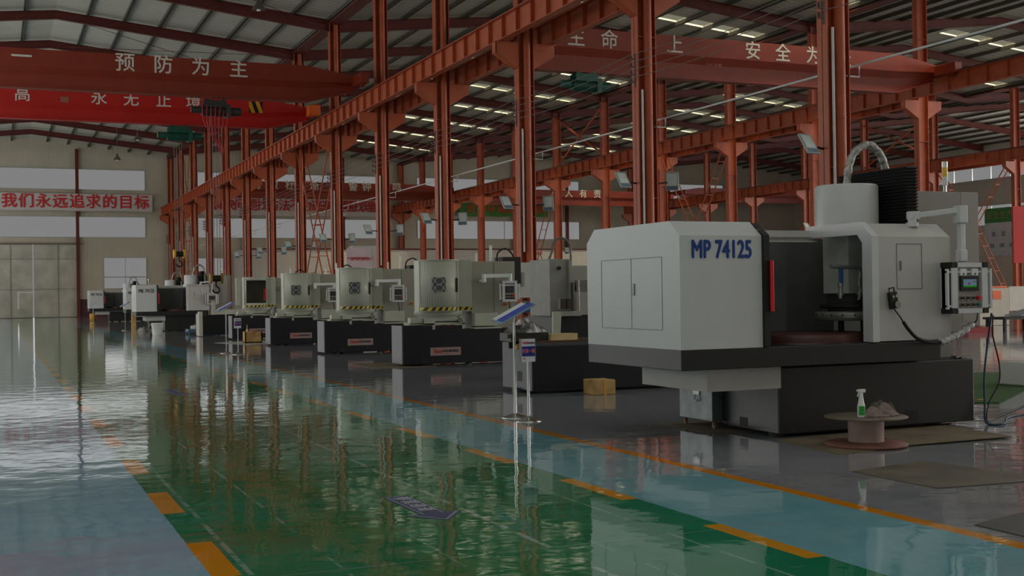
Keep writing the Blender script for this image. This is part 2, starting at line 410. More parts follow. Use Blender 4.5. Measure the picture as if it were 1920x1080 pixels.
b = B(); wall_cells(b, lambda b, a, c, d, e: b.box(a, c, YF-.2, YF, d, e), XL, XR, 0, 13.95, [(-4.5, 10.5, 0, 5.4)])
for a, c in BAYS: b.prism([(a, 13.95), (c, 13.95), ((a+c)/2, 13.95+.1*(c-a)/2+.15)], 'y', YF-.2, YF)
wf = b.build('wall_front', WALLM); tag(wf, kind='structure')
# annex partition and wall dressings on the gable
b = B(); b.box(19.6, 79.5, 104.4, YG, 0, 5.55); an = b.build('wall_annex', CONC); tag(an, kind='structure')
b = B(); b.box(19.6, 79.5, 104.3, 104.5, 5.55, 5.68); o = b.build('trim_1', REDDK); tag(o, kind='structure')
# the gate
b = B(); b.box(-3.4, 2.93, YG-.14, YG-.04, .05, 6.12); b.box(3.04, 6.45, YG-.14, YG-.04, .05, 6.12)
me_holes = []
dr = B()
wall_cells(dr, lambda b, a, c, d, e: b.box(a, c, YG-.14, YG-.05, d, e), -3.4, 2.93, .05, 6.12, [(1.76, 1.86, .75, 2.2), (1.86, 2.93, 2.1, 2.18)])
dr.box(3.04, 6.45, YG-.14, YG-.05, .05, 6.12)
d1 = dr.build('door_1', DOORM); tag(d1, kind='structure')
b = B()
for x in (-3.4, 1.2, 4.9, 6.38): b.box(x, x+.07, YG-.18, YG-.14, .1, 6.1)
for z in (2.35, 4.9): b.box(-3.4, 2.93, YG-.18, YG-.14, z, z+.06); b.box(3.04, 6.45, YG-.18, YG-.14, z, z+.06)
b.build('door_frame', mat('gate_frame_paint', (150, 144, 132), .6), d1)
b = B(); b.box(-4, 7, YG-.25, YG-.05, 6.15, 6.27); o = b.build('trim_2', mat('gate_rail', (120, 108, 98), .6)); tag(o, kind='structure')
b = B(); b.box(6.4, 8.9, YG-.06, YG, 0, 1.5); o = b.build('baseboard_back', BURG); tag(o, kind='structure')
# ---------------------------------------------------------------- roof
YS = [-10.02+7*i for i in range(18)]
for bi, (a, c) in enumerate(BAYS):
    b = B(); sky = B(); mid = (a+c)/2; n = 7; holes = []
    for side in (0, 1):
        xs = [a+(mid-a)*i/n for i in range(n+1)] if side == 0 else [mid+(c-mid)*i/n for i in range(n+1)]
        for i in range(n):
            ys = [YF-.2]; cells = []
            for k in range(17):
                y = YS[k]+3.9
                if side == 1 and bi in (1, 2) and 30 < y < 100: cells.append((y-.5, y+.5))
            y0 = YF-.2
            x0, x1 = xs[i], xs[i+1]; w = .22
            z0, z1 = roof_z(x0), roof_z(x1)
            def q(B_, xa, xb, ya, yb, dz=0.):
                za = z0+(z1-z0)*(xa-x0)/(x1-x0); zb = z0+(z1-z0)*(xb-x0)/(x1-x0)
                B_.add([(xa, ya, za+dz), (xb, ya, zb+dz), (xb, yb, zb+dz), (xa, yb, za+dz), (xa, ya, za+.08+dz), (xb, ya, zb+.08+dz), (xb, yb, zb+.08+dz), (xa, yb, za+.08+dz)],
                       [(0, 1, 2, 3), (7, 6, 5, 4), (0, 4, 5, 1), (1, 5, 6, 2), (2, 6, 7, 3), (3, 7, 4, 0)])
            for ya, yb in cells:
                q(b, x0, x1, y0, ya); q(b, x0, x0+w, ya, yb); q(b, x1-w, x1, ya, yb)
                za = z0+(z1-z0)*w/(x1-x0); zb = z1-(z1-z0)*w/(x1-x0)
                sky.add([(x0+w, ya, za+.05), (x1-w, ya, zb+.05), (x1-w, yb, zb+.05), (x0+w, yb, za+.05)], [(0, 1, 2, 3)])
                y0 = yb
            q(b, x0, x1, y0, YG+.2)
    ce = b.build('ceiling', ROOFM); tag(ce, kind='structure')
    if sky.v: s_ = sky.build('skylight', SKYL, ce); s_['kind'] = 'structure'
HALL = ['the left hall', 'the second hall from the left', 'the third hall from the left', 'the far right hall']
def rafter_bm(a, c):
    b = B(); mid = (a+c)/2; h = c-a
    def half(x0, x1):
        z0 = 13.95-.17; z1 = 13.95+.05*h-.17
        pts_t = [(x0, z0), (x1, z1)]
        d = .5; dm = .38
        b.add([(x0, -.012, z0), (x1, -.012, z1), (x1, -.012, z1-dm), (x0, -.012, z0-d), (x0, .012, z0), (x1, .012, z1), (x1, .012, z1-dm), (x0, .012, z0-d)],
              [(0, 1, 2, 3), (4, 7, 6, 5)])
        for t, dd in ((0, (0, 0)), (1, (d, dm))):
            za, zb = z0-dd[0], z1-dd[1]
            b.add([(x0, -.11, za), (x1, -.11, zb), (x1, .11, zb), (x0, .11, za), (x0, -.11, za+.02), (x1, -.11, zb+.02), (x1, .11, zb+.02), (x0, .11, za+.02)],
                  [(0, 1, 2, 3), (7, 6, 5, 4), (0, 4, 5, 1), (2, 6, 7, 3)])
    half(a, mid); half(c, mid)
    return b
for bi, (a, c) in enumerate(BAYS):
    src = None; idx = 0
    for k, y in enumerate(YS):
        if y < 30 or y > 108: continue
        lab = '%s nearest dark red sloping roof beam of %s' % (ORD[idx], HALL[bi])
        if src is None:
            bb = rafter_bm(a, c); o = bb.build('roof_beam', REDDK); o.location = (0, y, 0); src = o
            tag(o, lab, 'roof beam', 'roof beams of '+HALL[bi])
        else: copy_tree(src, (0, y, 0), lab)
        idx += 1
    mid = (a+c)/2; n = 7
    for side, sn in ((0, 'left'), (1, 'right')):
        psrc = None
        for i in range(n):
            x = a+(mid-a)*(i+.0)/n if side == 0 else c-(c-mid)*(i)/n
            x += .25 if side == 0 else -.25
            z = roof_z(x)
            lab = 'roof purlin of %s, %s up from the %s eave' % (HALL[bi], ORD[i], sn)
            if psrc is None:
                bb = B(); bb.box(-.035, .035, YF, YG, -.2, -.02); bb.box(-.035, .075, YF, YG, -.2, -.185); psrc = bb.build('roof_purlin', PURL)
                psrc.location = (x, 0, z); tag(psrc, lab, 'purlin', 'roof purlins of '+HALL[bi])
            else: copy_tree(psrc, (x, 0, z), lab)
        # valley gutter
for i, x in enumerate((XA, XB, XC)):
    bb = B(); bb.box(x-.3, x+.3, 11, YG, 13.62, 13.7); o = bb.build('valley_gutter', REDDK)
    tag(o, 'long red valley gutter on top of the %s column row from the left' % ORD[i], 'gutter')
# thin crossed tie rods under the left hall's roof
k = 0
for (x0, x1) in ((3.2, 13.6),):
    for y in (46, 60, 74):
        bb = B(); bb.tube([(x0, y, roof_z(x0)-.4), (x1, y+7, roof_z(x1)-.5)], .014, 5); bb.tube([(x1, y, roof_z(x1)-.5), (x0, y+7, roof_z(x0)-.4)], .014, 5)
        o = bb.build('roof_tie_rods', REDDK); tag(o, 'thin crossed tie rods, %s pair from the camera under the left roof' % ORD[k], 'tie rods', 'crossed roof tie rods'); k += 1

# ---------------------------------------------------------------- steel columns
def corbel(b, s, z, w=.3):
    """hexagonal bracket plate pair reaching out in x"""
    for y in (-w/2, w/2-.02):
        b.prism([(s*.25, z), (s*.94, z), (s*.94, z-.32), (s*.25, z-.75)], 'y', y, y+.02)
    b.prism([(s*.25, z), (s*.96, z), (s*.96, z-.02), (s*.25, z-.02)], 'y', -w/2-.02, w/2+.02)
    b.add([(s*.94, -w/2, z-.32), (s*.25, -w/2, z-.75), (s*.25, w/2, z-.75), (s*.94, w/2, z-.32)], [(0, 1, 2, 3)])
    b.box(min(s*.92, s*.94), max(s*.92, s*.94), -w/2, w/2, z-.32, z)
def column(name, label, x, y, group, pipe=True, w=.25, zc=8.64):
    t = thing(name, label, 'column', (x, y, 0), group); t['_o'] = (0, 0, 0)
    b = B()
    b.box(-w, -w+.022, -.15, .15, 0, 13.7); b.box(w-.022, w, -.15, .15, 0, 13.7); b.box(-w, w, -.008, .008, 0, 13.7)
    b.box(-w-.12, w+.12, -.24, .24, 0, .03)
    for z in (3.6, 7.4, 11.6):
        b.box(-w+.02, w-.02, -.14, -.008, z, z+.015)
    b.build('shaft', RED, t)
    for s in (-1, 1):
        b = B(); corbel(b, s, zc); b.build('bracket', RED, t)
    if pipe:
        b = B(); b.cyl((.03, -.13, .05), (.03, -.13, 13.6), .105, n=18)
        for z in (1.5, 4.5, 7.5, 10.5): b.cyl((.03, -.13, z), (.03, -.13, z+.03), .112, n=18)
        b.build('drainpipe', RED, t)
        b = B(); b.cyl((-.16, -.19, 2.6), (-.16, -.19, 6.15), .026, n=8); b.build('conduit', PIPEW, t)
        b = B()
        b.box(-.34, -.31, -.17, -.13, 6.2, 7.0)
        for i in range(4): b.box(-.46, -.31, -.17, -.14, 6.3+i*.18, 6.33+i*.18); b.cyl((-.43, -.155, 6.33+i*.18), (-.43, -.155, 6.4+i*.18), .03, n=8)
        b.build('insulator_rack', mat('dark_ceramic', (70, 40, 32), .5), t)
    return t
colA = None
YA = [17.98+7*i for i in range(13)]
for i, y in enumerate(YA+[YG-.25]):
    lab = 'orange steel column of the nearest row, %s from the camera' % ORD[i]
    if colA is None: colA = column('steel_column', lab, XA, y, 'nearest row of steel columns')
    else: copy_tree(colA, (XA, y, 0), lab)
colB = None
for i, y in enumerate([39+7*i for i in range(10)]+[YG-.25]):
    lab = 'orange steel column of the second row back, %s from the camera' % ORD[i]
    if colB is None: colB = column('steel_column', lab, XB, y, 'second row of steel columns', pipe=False, zc=9.09)
    else: copy_tree(colB, (XB, y, 0), lab)
for i, y in enumerate([56.1+7*i for i in range(8)]):
    lab = 'orange steel column of the third row back, %s from the camera' % ORD[i]
    copy_tree(colB, (XC, y, 0), lab, 'third row of steel columns')
# gable posts
gsrc = None
for i, (x, wh) in enumerate(((6.52, 'left hall between the banner characters'), (20.6, 'second hall, left of centre'), (29.6, 'second hall, right of centre'), (40.2, 'third hall beside the green banner'), (46.8, 'third hall, mid wall'), (52.5, 'third hall, right part'), (63.5, 'far right hall'), (71.4, 'far right hall beside its last window'))):
    lab = 'slim red post on the far end wall, '+wh
    if gsrc is None:
        b = B(); b.box(-.13, .13, -.3, 0, 0, 14.2); gsrc = b.build('wall_post', REDDK); gsrc.location = (x, YG-.02, 0); tag(gsrc, lab, 'post', 'posts of the far end wall')
    else: copy_tree(gsrc, (x, YG-.02, 0), lab)
# ---------------------------------------------------------------- crane runway girders, one per bay
def girder(name, label, x, y, group, zt, sgn):
    t = thing(name, label, 'girder', (x, y, 0), group); t['_o'] = (0, 0, 0)
    b = B(); h = .66
    b.box(-.15, .15, 0, 6.99, zt-.02, zt); b.box(-.12, .12, 0, 6.99, zt-h, zt-h+.02); b.box(-.006, .006, 0, 6.99, zt-h, zt)
    b.build('beam', RED, t)
    b = B(); b.box(-.03, .03, 0, 6.99, zt, zt+.09); b.build('rail', mat('rail_steel', (96, 70, 58), .5, metal=.5), t)
    s0 = None
    for k in range(7):
        if s0 is None:
            b = B(); b.box(-.12, .12, -.006, .006, zt-h+.02, zt-.02); s0 = b.build('stiffener', RED, t); s0.location = (0, .5, 0)
        else:
            c = s0.copy(); C.objects.link(c); c.parent = t; c.location = (0, .5+k, 0)
    return t
gsrc = {}
def runway(x, ys, zt, row, side):
    for i, y in enumerate(ys):
        lab = 'runway girder %s of the %s column row, %s span from camera' % ('left' if side == 'left' else 'right', row, ORD[i])
        if zt not in gsrc: gsrc[zt] = girder('crane_runway_girder', lab, x, y, 'runway girders of the %s row' % row, zt, 1)
        else: copy_tree(gsrc[zt], (x, y, 0), lab, 'runway girders of the %s row' % row)
runway(XA-.78, [17.98+7*i for i in range(13)], 9.3, 'nearest', 'left')
runway(XA+.78, [17.98+7*i for i in range(13)], 9.3, 'nearest', 'right')
runway(XB-.78, [32+7*i for i in range(11)], 9.75, 'second', 'left')
runway(XB+.78, [39+7*i for i in range(10)], 9.75, 'second', 'right')
runway(XC-.78, [49.1+7*i for i in range(8)], 9.8, 'third', 'left')
runway(XC+.78, [56.1+7*i for i in range(7)], 9.8, 'third', 'right')
# ---------------------------------------------------------------- lattice bracing
def lattice(b, p0, p1, w=.42, r=.05, rung=.9):
    p0 = Vector(p0); p1 = Vector(p1); d = (p1-p0); L = d.length; d.normalize(); sx = Vector((w/2, 0, 0))
    b.bar(p0-sx, p1-sx, r, r); b.bar(p0+sx, p1+sx, r, r)
    n = int(L/rung)
    for i in range(1, n): q = p0+d*(L*i/n); b.bar(q-sx, q+sx, r*.8, r*.8)
for k, (x, y0, y1, z0, z1, lab) in enumerate((
    (XA, 53.2, 59.7, .3, 8.6, 'crossed red lattice bracing between the sixth and seventh near columns'),
    (XA, 95.2, 101.7, .3, 13.3, 'crossed red lattice bracing near the far end of the nearest column row'))):
    b = B(); lattice(b, (x, y0, z0), (x, y1, z1)); lattice(b, (x, y1, z0), (x, y0, z1)); o = b.build('lattice_bracing', RED); tag(o, lab, 'bracing')
for k, (x, ya, yb, zt, zb, lab) in enumerate((
    (XB, 53.3, 59.7, 9.0, 4.9, 'V-shaped red lattice bracing above the white machine marked MP 74125'),
    (XB, 74.3, 80.7, 8.9, 4.3, 'V-shaped red lattice bracing in the second column row, left of the green banner'),
    (XC, 56.4, 62.8, 9.3, 5.6, 'V-shaped red lattice bracing in the third column row at the far right'))):
    b = B(); ym = (ya+yb)/2; lattice(b, (x, ya, zt), (x, ym-.2, zb)); lattice(b, (x, yb, zt), (x, ym+.2, zb)); b.box(x-.25, x+.25, ym-.35, ym+.35, zb-.15, zb)
    lattice(b, (x, ym, zb), (x, ya, .0)); lattice(b, (x, ym, zb), (x, yb, .0))
    o = b.build('lattice_bracing', RED); tag(o, lab, 'bracing')
for k, (x, ya, yb, z0, z1, lab) in enumerate(((XB, 67.3, 73.7, 10.0, 13.2, 'small crossed red bracing high in the second column row'), (XC, 63.3, 69.9, 10.1, 13.2, 'small crossed red bracing high in the third column row'))):
    b = B(); b.bar((x, ya-.2, z0), (x, yb+.2, z1), .08, .08); b.bar((x, yb+.2, z0), (x, ya-.2, z1), .08, .08); o = b.build('upper_bracing', RED); tag(o, lab, 'bracing')
# ---------------------------------------------------------------- floodlights on the columns
def floodlight(label, loc, side, group):
    t = thing('floodlight', label, 'floodlight', loc, group); t['_o'] = (0, 0, 0)
    M = Euler((math.radians(58 if side < 0 else 96), 0, math.radians(12 if side < 0 else -40))).to_matrix().to_4x4()
    b = B(); b.box(-.16, .16, -.22, .22, -.02, .02, M); b.build('housing', mat('floodlight_grey', (150, 160, 158), .4), t, bevel=.01)
    b = B(); b.box(-.125, .125, -.10, .185, .02, .026, M); b.build('diffuser', mat('floodlight_diffuser', (196, 210, 206), .35), t)
    b = B(); b.box(-.13, .13, -.2, -.12, .02, .025, M); b.build('driver_cover', mat('floodlight_blue_grey', (86, 110, 128), .4), t)
    b = B(); b.bar((-side*.0, .05, -.02), (-side*.42, .12, -.06), .035, .035); b.build('bracket', BLK, t)
    return t
fsrc = {}
for i, y in enumerate(YA[:9]):
    for s, sn in ((-1, 'left'), (1, 'right')):
        if s == 1 and i == 0: continue
        lab = 'grey floodlight on the %s side of the %s near orange column' % (sn, ORD[i])
        loc = (XA+s*.66, y-.1, 4.02)
        if s not in fsrc: fsrc[s] = floodlight(lab, loc, s, 'floodlights on the near columns')
        else: copy_tree(fsrc[s], loc, lab)
for i, (x, y) in enumerate(((XB-.6, 46-.1), (XB+.6, 74-.1))):
    copy_tree(fsrc[-1 if i == 0 else 1], (x, y, 4.3), 'small floodlight on the %s column of the second row' % ('second' if i == 0 else 'sixth'), 'floodlights on the second row')
# ---------------------------------------------------------------- wires
for i in range(4):
    b = B(); pts = []
    ys = [11]+YA
    for j in range(len(ys)-1):
        for t in range(6):
            u = t/6; pts.append((XA-.43, ys[j]+(ys[j+1]-ys[j])*u-.15, 6.42+.18*i-.10*4*u*(1-u)))
    pts.append((XA-.43, ys[-1]-.15, 6.42+.18*i))
    b.tube(pts, .008, 5); o = b.build('power_wire', WIRE)
    tag(o, 'thin grey wire on the near column insulators, %s of four from the bottom' % ORD[i], 'wire', 'wires along the near columns')
b = B(); b.tube([(XA+.5, 11, 5.52), (XA+.5, 104, 5.52)], .022, 6)
for y in YA: b.tube([(XA+.5, y-.1, 5.52), (XA+.5, y-.1, 5.3), (XA+.2, y-.1, 5.3)], .018, 6)
o = b.build('air_line', PIPEW); tag(o, 'long pale air line running past the near columns', 'pipe')
# ---------------------------------------------------------------- overhead cranes
def crane(label, x0, x1, y, zt, zb, m, parts, csz, tip='both', cat='overhead crane'):
    """box girder with a slanting belly over a narrow I-beam; parts: list of (x, character)"""
    t = thing('overhead_crane', label, cat, (x0, y, zb))
    h = zt-zb; zm = zt-.45*h; zn = zt-.62*h
    sec = [(-.28, zt), (-.28, zm), (-.10, zn), (-.10, zb+.05), (-.2, zb+.05), (-.2, zb), (.2, zb), (.2, zb+.05), (.10, zb+.05), (.10, zn), (.28, zm), (.28, zt)]
    b = B(); xs = [x0, x0+1.9, x1-1.9, x1]; sc = [.42, 1, 1, .42]; n = len(sec); vs = []
    for x, k in zip(xs, sc):
        for dy, z in sec: vs.append((x, y+.28+dy, (zb+.62*h)+(z-(zb+.62*h))*k))
    fs = [[i*n+j, i*n+(j+1) % n, (i+1)*n+(j+1) % n, (i+1)*n+j] for i in range(3) for j in range(n)]
    fs += [list(range(n)), list(range(3*n, 4*n))[::-1]]
    b.add(vs, fs); b.build('bridge_girder', m, t)
    for x in (x0-.15, x1+.0):
        b = B(); b.box(x-.1, x+.25, y-1.1, y+1.7, zb+.62*h-.2, zb+.62*h+.2)
        for yy in (y-.8, y+1.4): b.cyl((x-.02, yy, zb+.62*h-.2), (x+.12, yy, zb+.62*h-.2), .14, n=16)
        b.build('end_carriage', m, t, bevel=.02)
    for i, (cx_, ch) in enumerate(parts):
        text('character', ch, csz, WHITEP, t, (cx_, y-.004, zt-.24*h), bold=.014)
    return t
def hoist(label, x, y, z, m, drop=None, hookm=YEL, cat='hoist', mir=1):
    t = thing('crane_hoist', label, cat, (x, y, z))
    b = B(); b.cyl((x-.55, y, z-.32), (x+.4, y, z-.32), .2, n=20)
    for k in range(12): b.cyl((x-.5+k*.07, y, z-.32), (x-.47+k*.07, y, z-.32), .215, n=20)
    b.build('drum', m, t)
    b = B(); b.cyl((x+.4, y, z-.32), (x+.9, y, z-.32), .16, n=16); b.box(x+.32, x+.5, y-.24, y+.24, z-.56, z-.08); b.build('motor', m, t)
    b = B(); b.cyl((x-.95, y, z-.30), (x-.55, y, z-.30), .13, n=16); b.build('gearbox', m, t)
    b = B(); b.box(x-.5, x+.35, y-.25, y-.2, z-.2, z+.06); b.box(x-.5, x+.35, y+.2, y+.25, z-.2, z+.06)
    for xx in (x-.38, x+.22):
        b.cyl((xx, y-.24, z+.02), (xx, y-.12, z+.02), .09, n=14); b.cyl((xx, y+.12, z+.02), (xx, y+.24, z+.02), .09, n=14)
    b.build('trolley', m, t)
    if drop:
        b = B()
        for dx in (-.16, -.06, .06, .16): b.tube([(x-.1+dx, y, z-.5), (x-.1+dx, y, drop+.5)], .012, 5)
        b.build('hoist_rope', WIRE, t)
        b = B()
        for dx in (-.2, .2): b.cyl((x-.1+dx-.04, y, drop+.4), (x-.1+dx+.04, y, drop+.4), .2, n=22)
        b.cyl((x-.1-.2, y, drop+.4), (x-.1+.2, y, drop+.4), .05, n=10)
        hb = b.build('hook_block', hookm, t)
        b = B(); b.cyl((x-.1-.2, y, drop+.4), (x-.1+.2, y, drop+.4), .12, n=14)
        pts = curve([(x-.1, y, drop+.3), (x-.1, y, drop+.12), (x-.01, y, drop+.04), (x+.02, y, drop-.07), (x-.08, y, drop-.15), (x-.2, y, drop-.1), (x-.23, y, drop-.02)], 5)
        b.tube(pts, .035, 8); b.build('hook', BLK, hb)
    return t
# characters' x positions measured on each girder
crane('orange overhead crane of the left hall lettered 预防为主', -7.6, 13.15, 46.0, 10.36, 8.98, CRANE,
      [(.98, '一'), (4.48, '预'), (5.83, '防'), (7.2, '为'), (8.6, '主')], .72)
cr2 = crane('bright red overhead crane of the left hall lettered 高 永无止境', -7.6, 13.15, 53.6, 10.22, 8.95, CRANE2,
      [(-2.0, '技'), (-.4, '术'), (1.15, '高'), (4.15, '永'), (5.45, '无'), (6.8, '止'), (8.05, '境')], .66)
b = B(); b.box(10.45, 11.05, 53.588, 53.598, 9.6, 10.1); b.build('hazard_panel', HAZV, cr2)
b = B(); b.box(2.62, 2.95, 53.588, 53.598, 9.68, 9.92); b.build('grey_plate', mat('faded_plate', (150, 90, 78), .7), cr2)
b = B(); b.box(12.85, 13.35, 52.3, 52.9, 9.42, 9.86); b.build('orange_end_stop', ORG, cr2)
cr3 = crane('orange overhead crane of the second hall lettered 生命 上 安全为', 15.2, 34.2, 37.0, 10.48, 8.98, CRANE,
      [(17.45, '一'), (18.4, '生'), (19.68, '命'), (21.0, '至'), (22.3, '上'), (25.6, '安'), (26.92, '全'), (28.3, '为'), (29.7, '天')], .70)
text('warning_sign', '小心坠物', .17, mat('pink_sign_print', (200, 120, 110), .7), cr3, (24.0, 37.13, 9.55), bold=.01)
crane('faded orange overhead crane before the far banner lettered 防微杜渐 警钟长鸣', 15.2, 33.8, 92.0, 10.3, 9.0, CRANE,
      [(18.4, '防'), (19.7, '微'), (21.0, '杜'), (22.9, '渐'), (26.0, '警'), (27.1, '钟'), (28.4, '长'), (29.6, '鸣')], .78)
crane('far orange overhead crane of the third hall lettered 人人有责', 36.2, 56.0, 95.0, 10.4, 9.1, CRANE,
      [(41.2, '安'), (42.6, '全'), (44.8, '人'), (46.3, '人'), (47.7, '有'), (49.1, '责')], .78)
crane('faded pinkish overhead crane of the far right hall, without lettering', 58.9, 79.0, 97.0, 11.1, 9.8, mat('faded_crane_paint', (150, 70, 60), .6), [], .7)
hoist('dark green electric hoist hanging under the bright red crane', 7.5, 53.88, 8.8, GREEN, drop=2.95)
hoist('black electric hoist with cables under the orange crane of the left hall', 7.8, 46.28, 8.8, mat('black_hoist_paint', (52, 50, 48), .45, var=.2), drop=1.75, hookm=mat('worn_yellow_paint', (150, 110, 40), .6, var=.3))
hoist('dark green electric hoist under the crane of the second hall', 18.9, 37.28, 8.88, GREEN)
b = B()
for k, dx in enumerate((-.5, -.32, -.15, .02, .2)):
    b.tube(curve([(7.75+dx, 46.1, 9.0), (7.65+dx*.8, 45.95, 8.1-.1*k), (7.85+dx*.5, 45.95, 7.5-.18*k), (8.0+dx*.9, 46.05, 8.4)], 6), .018, 5)
o = b.build('festoon_cable', mat('red_cable', (170, 40, 40), .6)); tag(o, 'loops of red festoon cable hanging at the black hoist', 'cable')
# high bay lamps hanging from the roof
for i, (x, y, z) in enumerate(((7.97, 88, 11.15), (8.6, 81, 11.7), (9.49, 46.5, 12.5), (30.3, 74.5, 12.6))):
    lab = ['conical high bay lamp against the far gable wall of the left hall', 'conical high bay lamp in the left hall, left of the dark green hoist', 'conical high bay lamp at the top edge of the photo above the left cranes', 'conical high bay lamp hanging in the second hall between two near columns'][i]
    t = thing('high_bay_lamp', lab, 'lamp', (x, y, z), 'conical high bay lamps')
    b = B(); b.lathe((x, y, z), [(.27, 0), (.2, .12), (.08, .26), (.07, .42), (.02, .44)], 20); b.build('shade', mat('lamp_shade_grey', (90, 84, 78), .5), t)
    b = B(); b.tube([(x, y, z+.42), (x, y, roof_z(x)+.01)], .012, 5); b.build('rod', WIRE, t)
    b = B(); b.lathe((x, y, z-.06), [(.001, 0), (.07, .02), (.08, .08)], 12); b.build('bulb', PLAS, t)
# ---------------------------------------------------------------- banners and boards
def banner(label, x0, x1, z0, z1, y, m, chars, size, tm, cat='banner', bold=.03):
    t = thing('banner', label, cat, (x0, y, z0)); b = B(); n = 24
    vs = []; 
    for i in range(n+1):
        x = x0+(x1-x0)*i/n; d = .006*math.sin(i*1.7)
        vs += [(x, y+d, z0+.03*math.sin(i)), (x, y+d, z1), (x, y+d+.01, z0+.03*math.sin(i)), (x, y+d+.01, z1)]
    b.add(vs, [f for i in range(n) for f in ((4*i, 4*i+4, 4*i+5, 4*i+1), (4*i+2, 4*i+3, 4*i+7, 4*i+6))]); b.build('cloth', m, t)
    for x, ch, dz in chars: text('character', ch, size, tm, t, (x, y-.035, (z0+z1)/2+dz), bold=bold)
    return t
banner('white banner with red characters between the gable windows, 我们永远追求的目标', -7.5, 12.62, 8.98, 10.42, YG-.35, BANW,
       [(1.2+1.32*i, ch, 0) for i, ch in enumerate('我们永远追求的目标')], 1.25, REDT)
banner('long white banner with red characters behind the second hall crane', 16.7, 33.6, 8.78, 10.5, YG-.35, BANW,
       [(17.2+.99*i, ch, 0) for i, ch in enumerate('为解决问题找方法不为逃避问题找理由')], 1.12, REDT)
banner('green banner with orange characters 改善环境质量 on the far wall', 40.95, 50.3, 8.95, 10.2, YG-.35, BANG,
       [(42.2+1.05*i, ch, .05) for i, ch in enumerate('改善环境质量')]+[(49.3, '推', .05)], 1.0, mat('orange_red_lettering', (206, 84, 50), .7))
t = thing('notice_board', 'white notice cabinet with small pink print above the middle grinder', 'notice board', (28.6, 66, 0))
b = B(); b.box(18.6, 20.4, 66, 66.9, 0, 4.25); b.build('cabinet', WHT2, t); 
b = B(); b.box(18.2, 19.6, 65.9, 65.98, 2.9, 4.1); b.build('poster', mat('pink_white_poster', (216, 196, 202), .6), t)
for i in range(4): text('poster_print', '严执行', .2, REDT, t, (18.5+.32*i, 65.88, 3.5-.0*i), bold=.01)
# wall banner at far right
t = thing('wall_poster', 'white safety poster with green head on the right wall', 'poster', (66.2, 65, 4))
b = B(); b.box(66.2, 66.26, 58, 67.0, 6.0, 7.05); b.build('green_head', mat('dull_green_print', (60, 124, 66), .7), t)
b = B(); b.box(66.2, 66.25, 58, 67.0, 3.6, 6.0); b.build('white_sheet', mat('pale_poster_print', (190, 194, 200), .7), t)
for i in range(5): text('head_print', '安全生产月'[i], .6, mat('faint_tan_print', (150, 140, 90), .7), t, (66.17, 66.5-.62*i, 6.5), 'left')
for i in range(3):
    b = B(); b.box(66.18, 66.2, 66.3-.9*i, 66.0-.9*i, 5.0, 5.35); b.build('pictogram', mat('grey_pictogram', (130, 140, 150), .7), t)
    b = B(); b.box(66.18, 66.2, 66.5-.9*i, 66.1-.9*i, 4.2, 4.5); b.build('pictogram', mat('grey_pictogram', (130, 140, 150), .7), t)
b = B(); b.box(66.25, 66.5, 57.5, 72, 0, 3.6); o = b.build('wall_screen', WALLS); tag(o, 'low pale profiled partition under the safety poster', 'partition')
b = B(); b.box(46.3, 48.2, 45, 45.04, 2.56, 5.36); o = b.build('red_banner', mat('plain_red_cloth', (176, 30, 28), .7)); tag(o, 'plain red banner hanging at the right edge of the photo', 'banner')
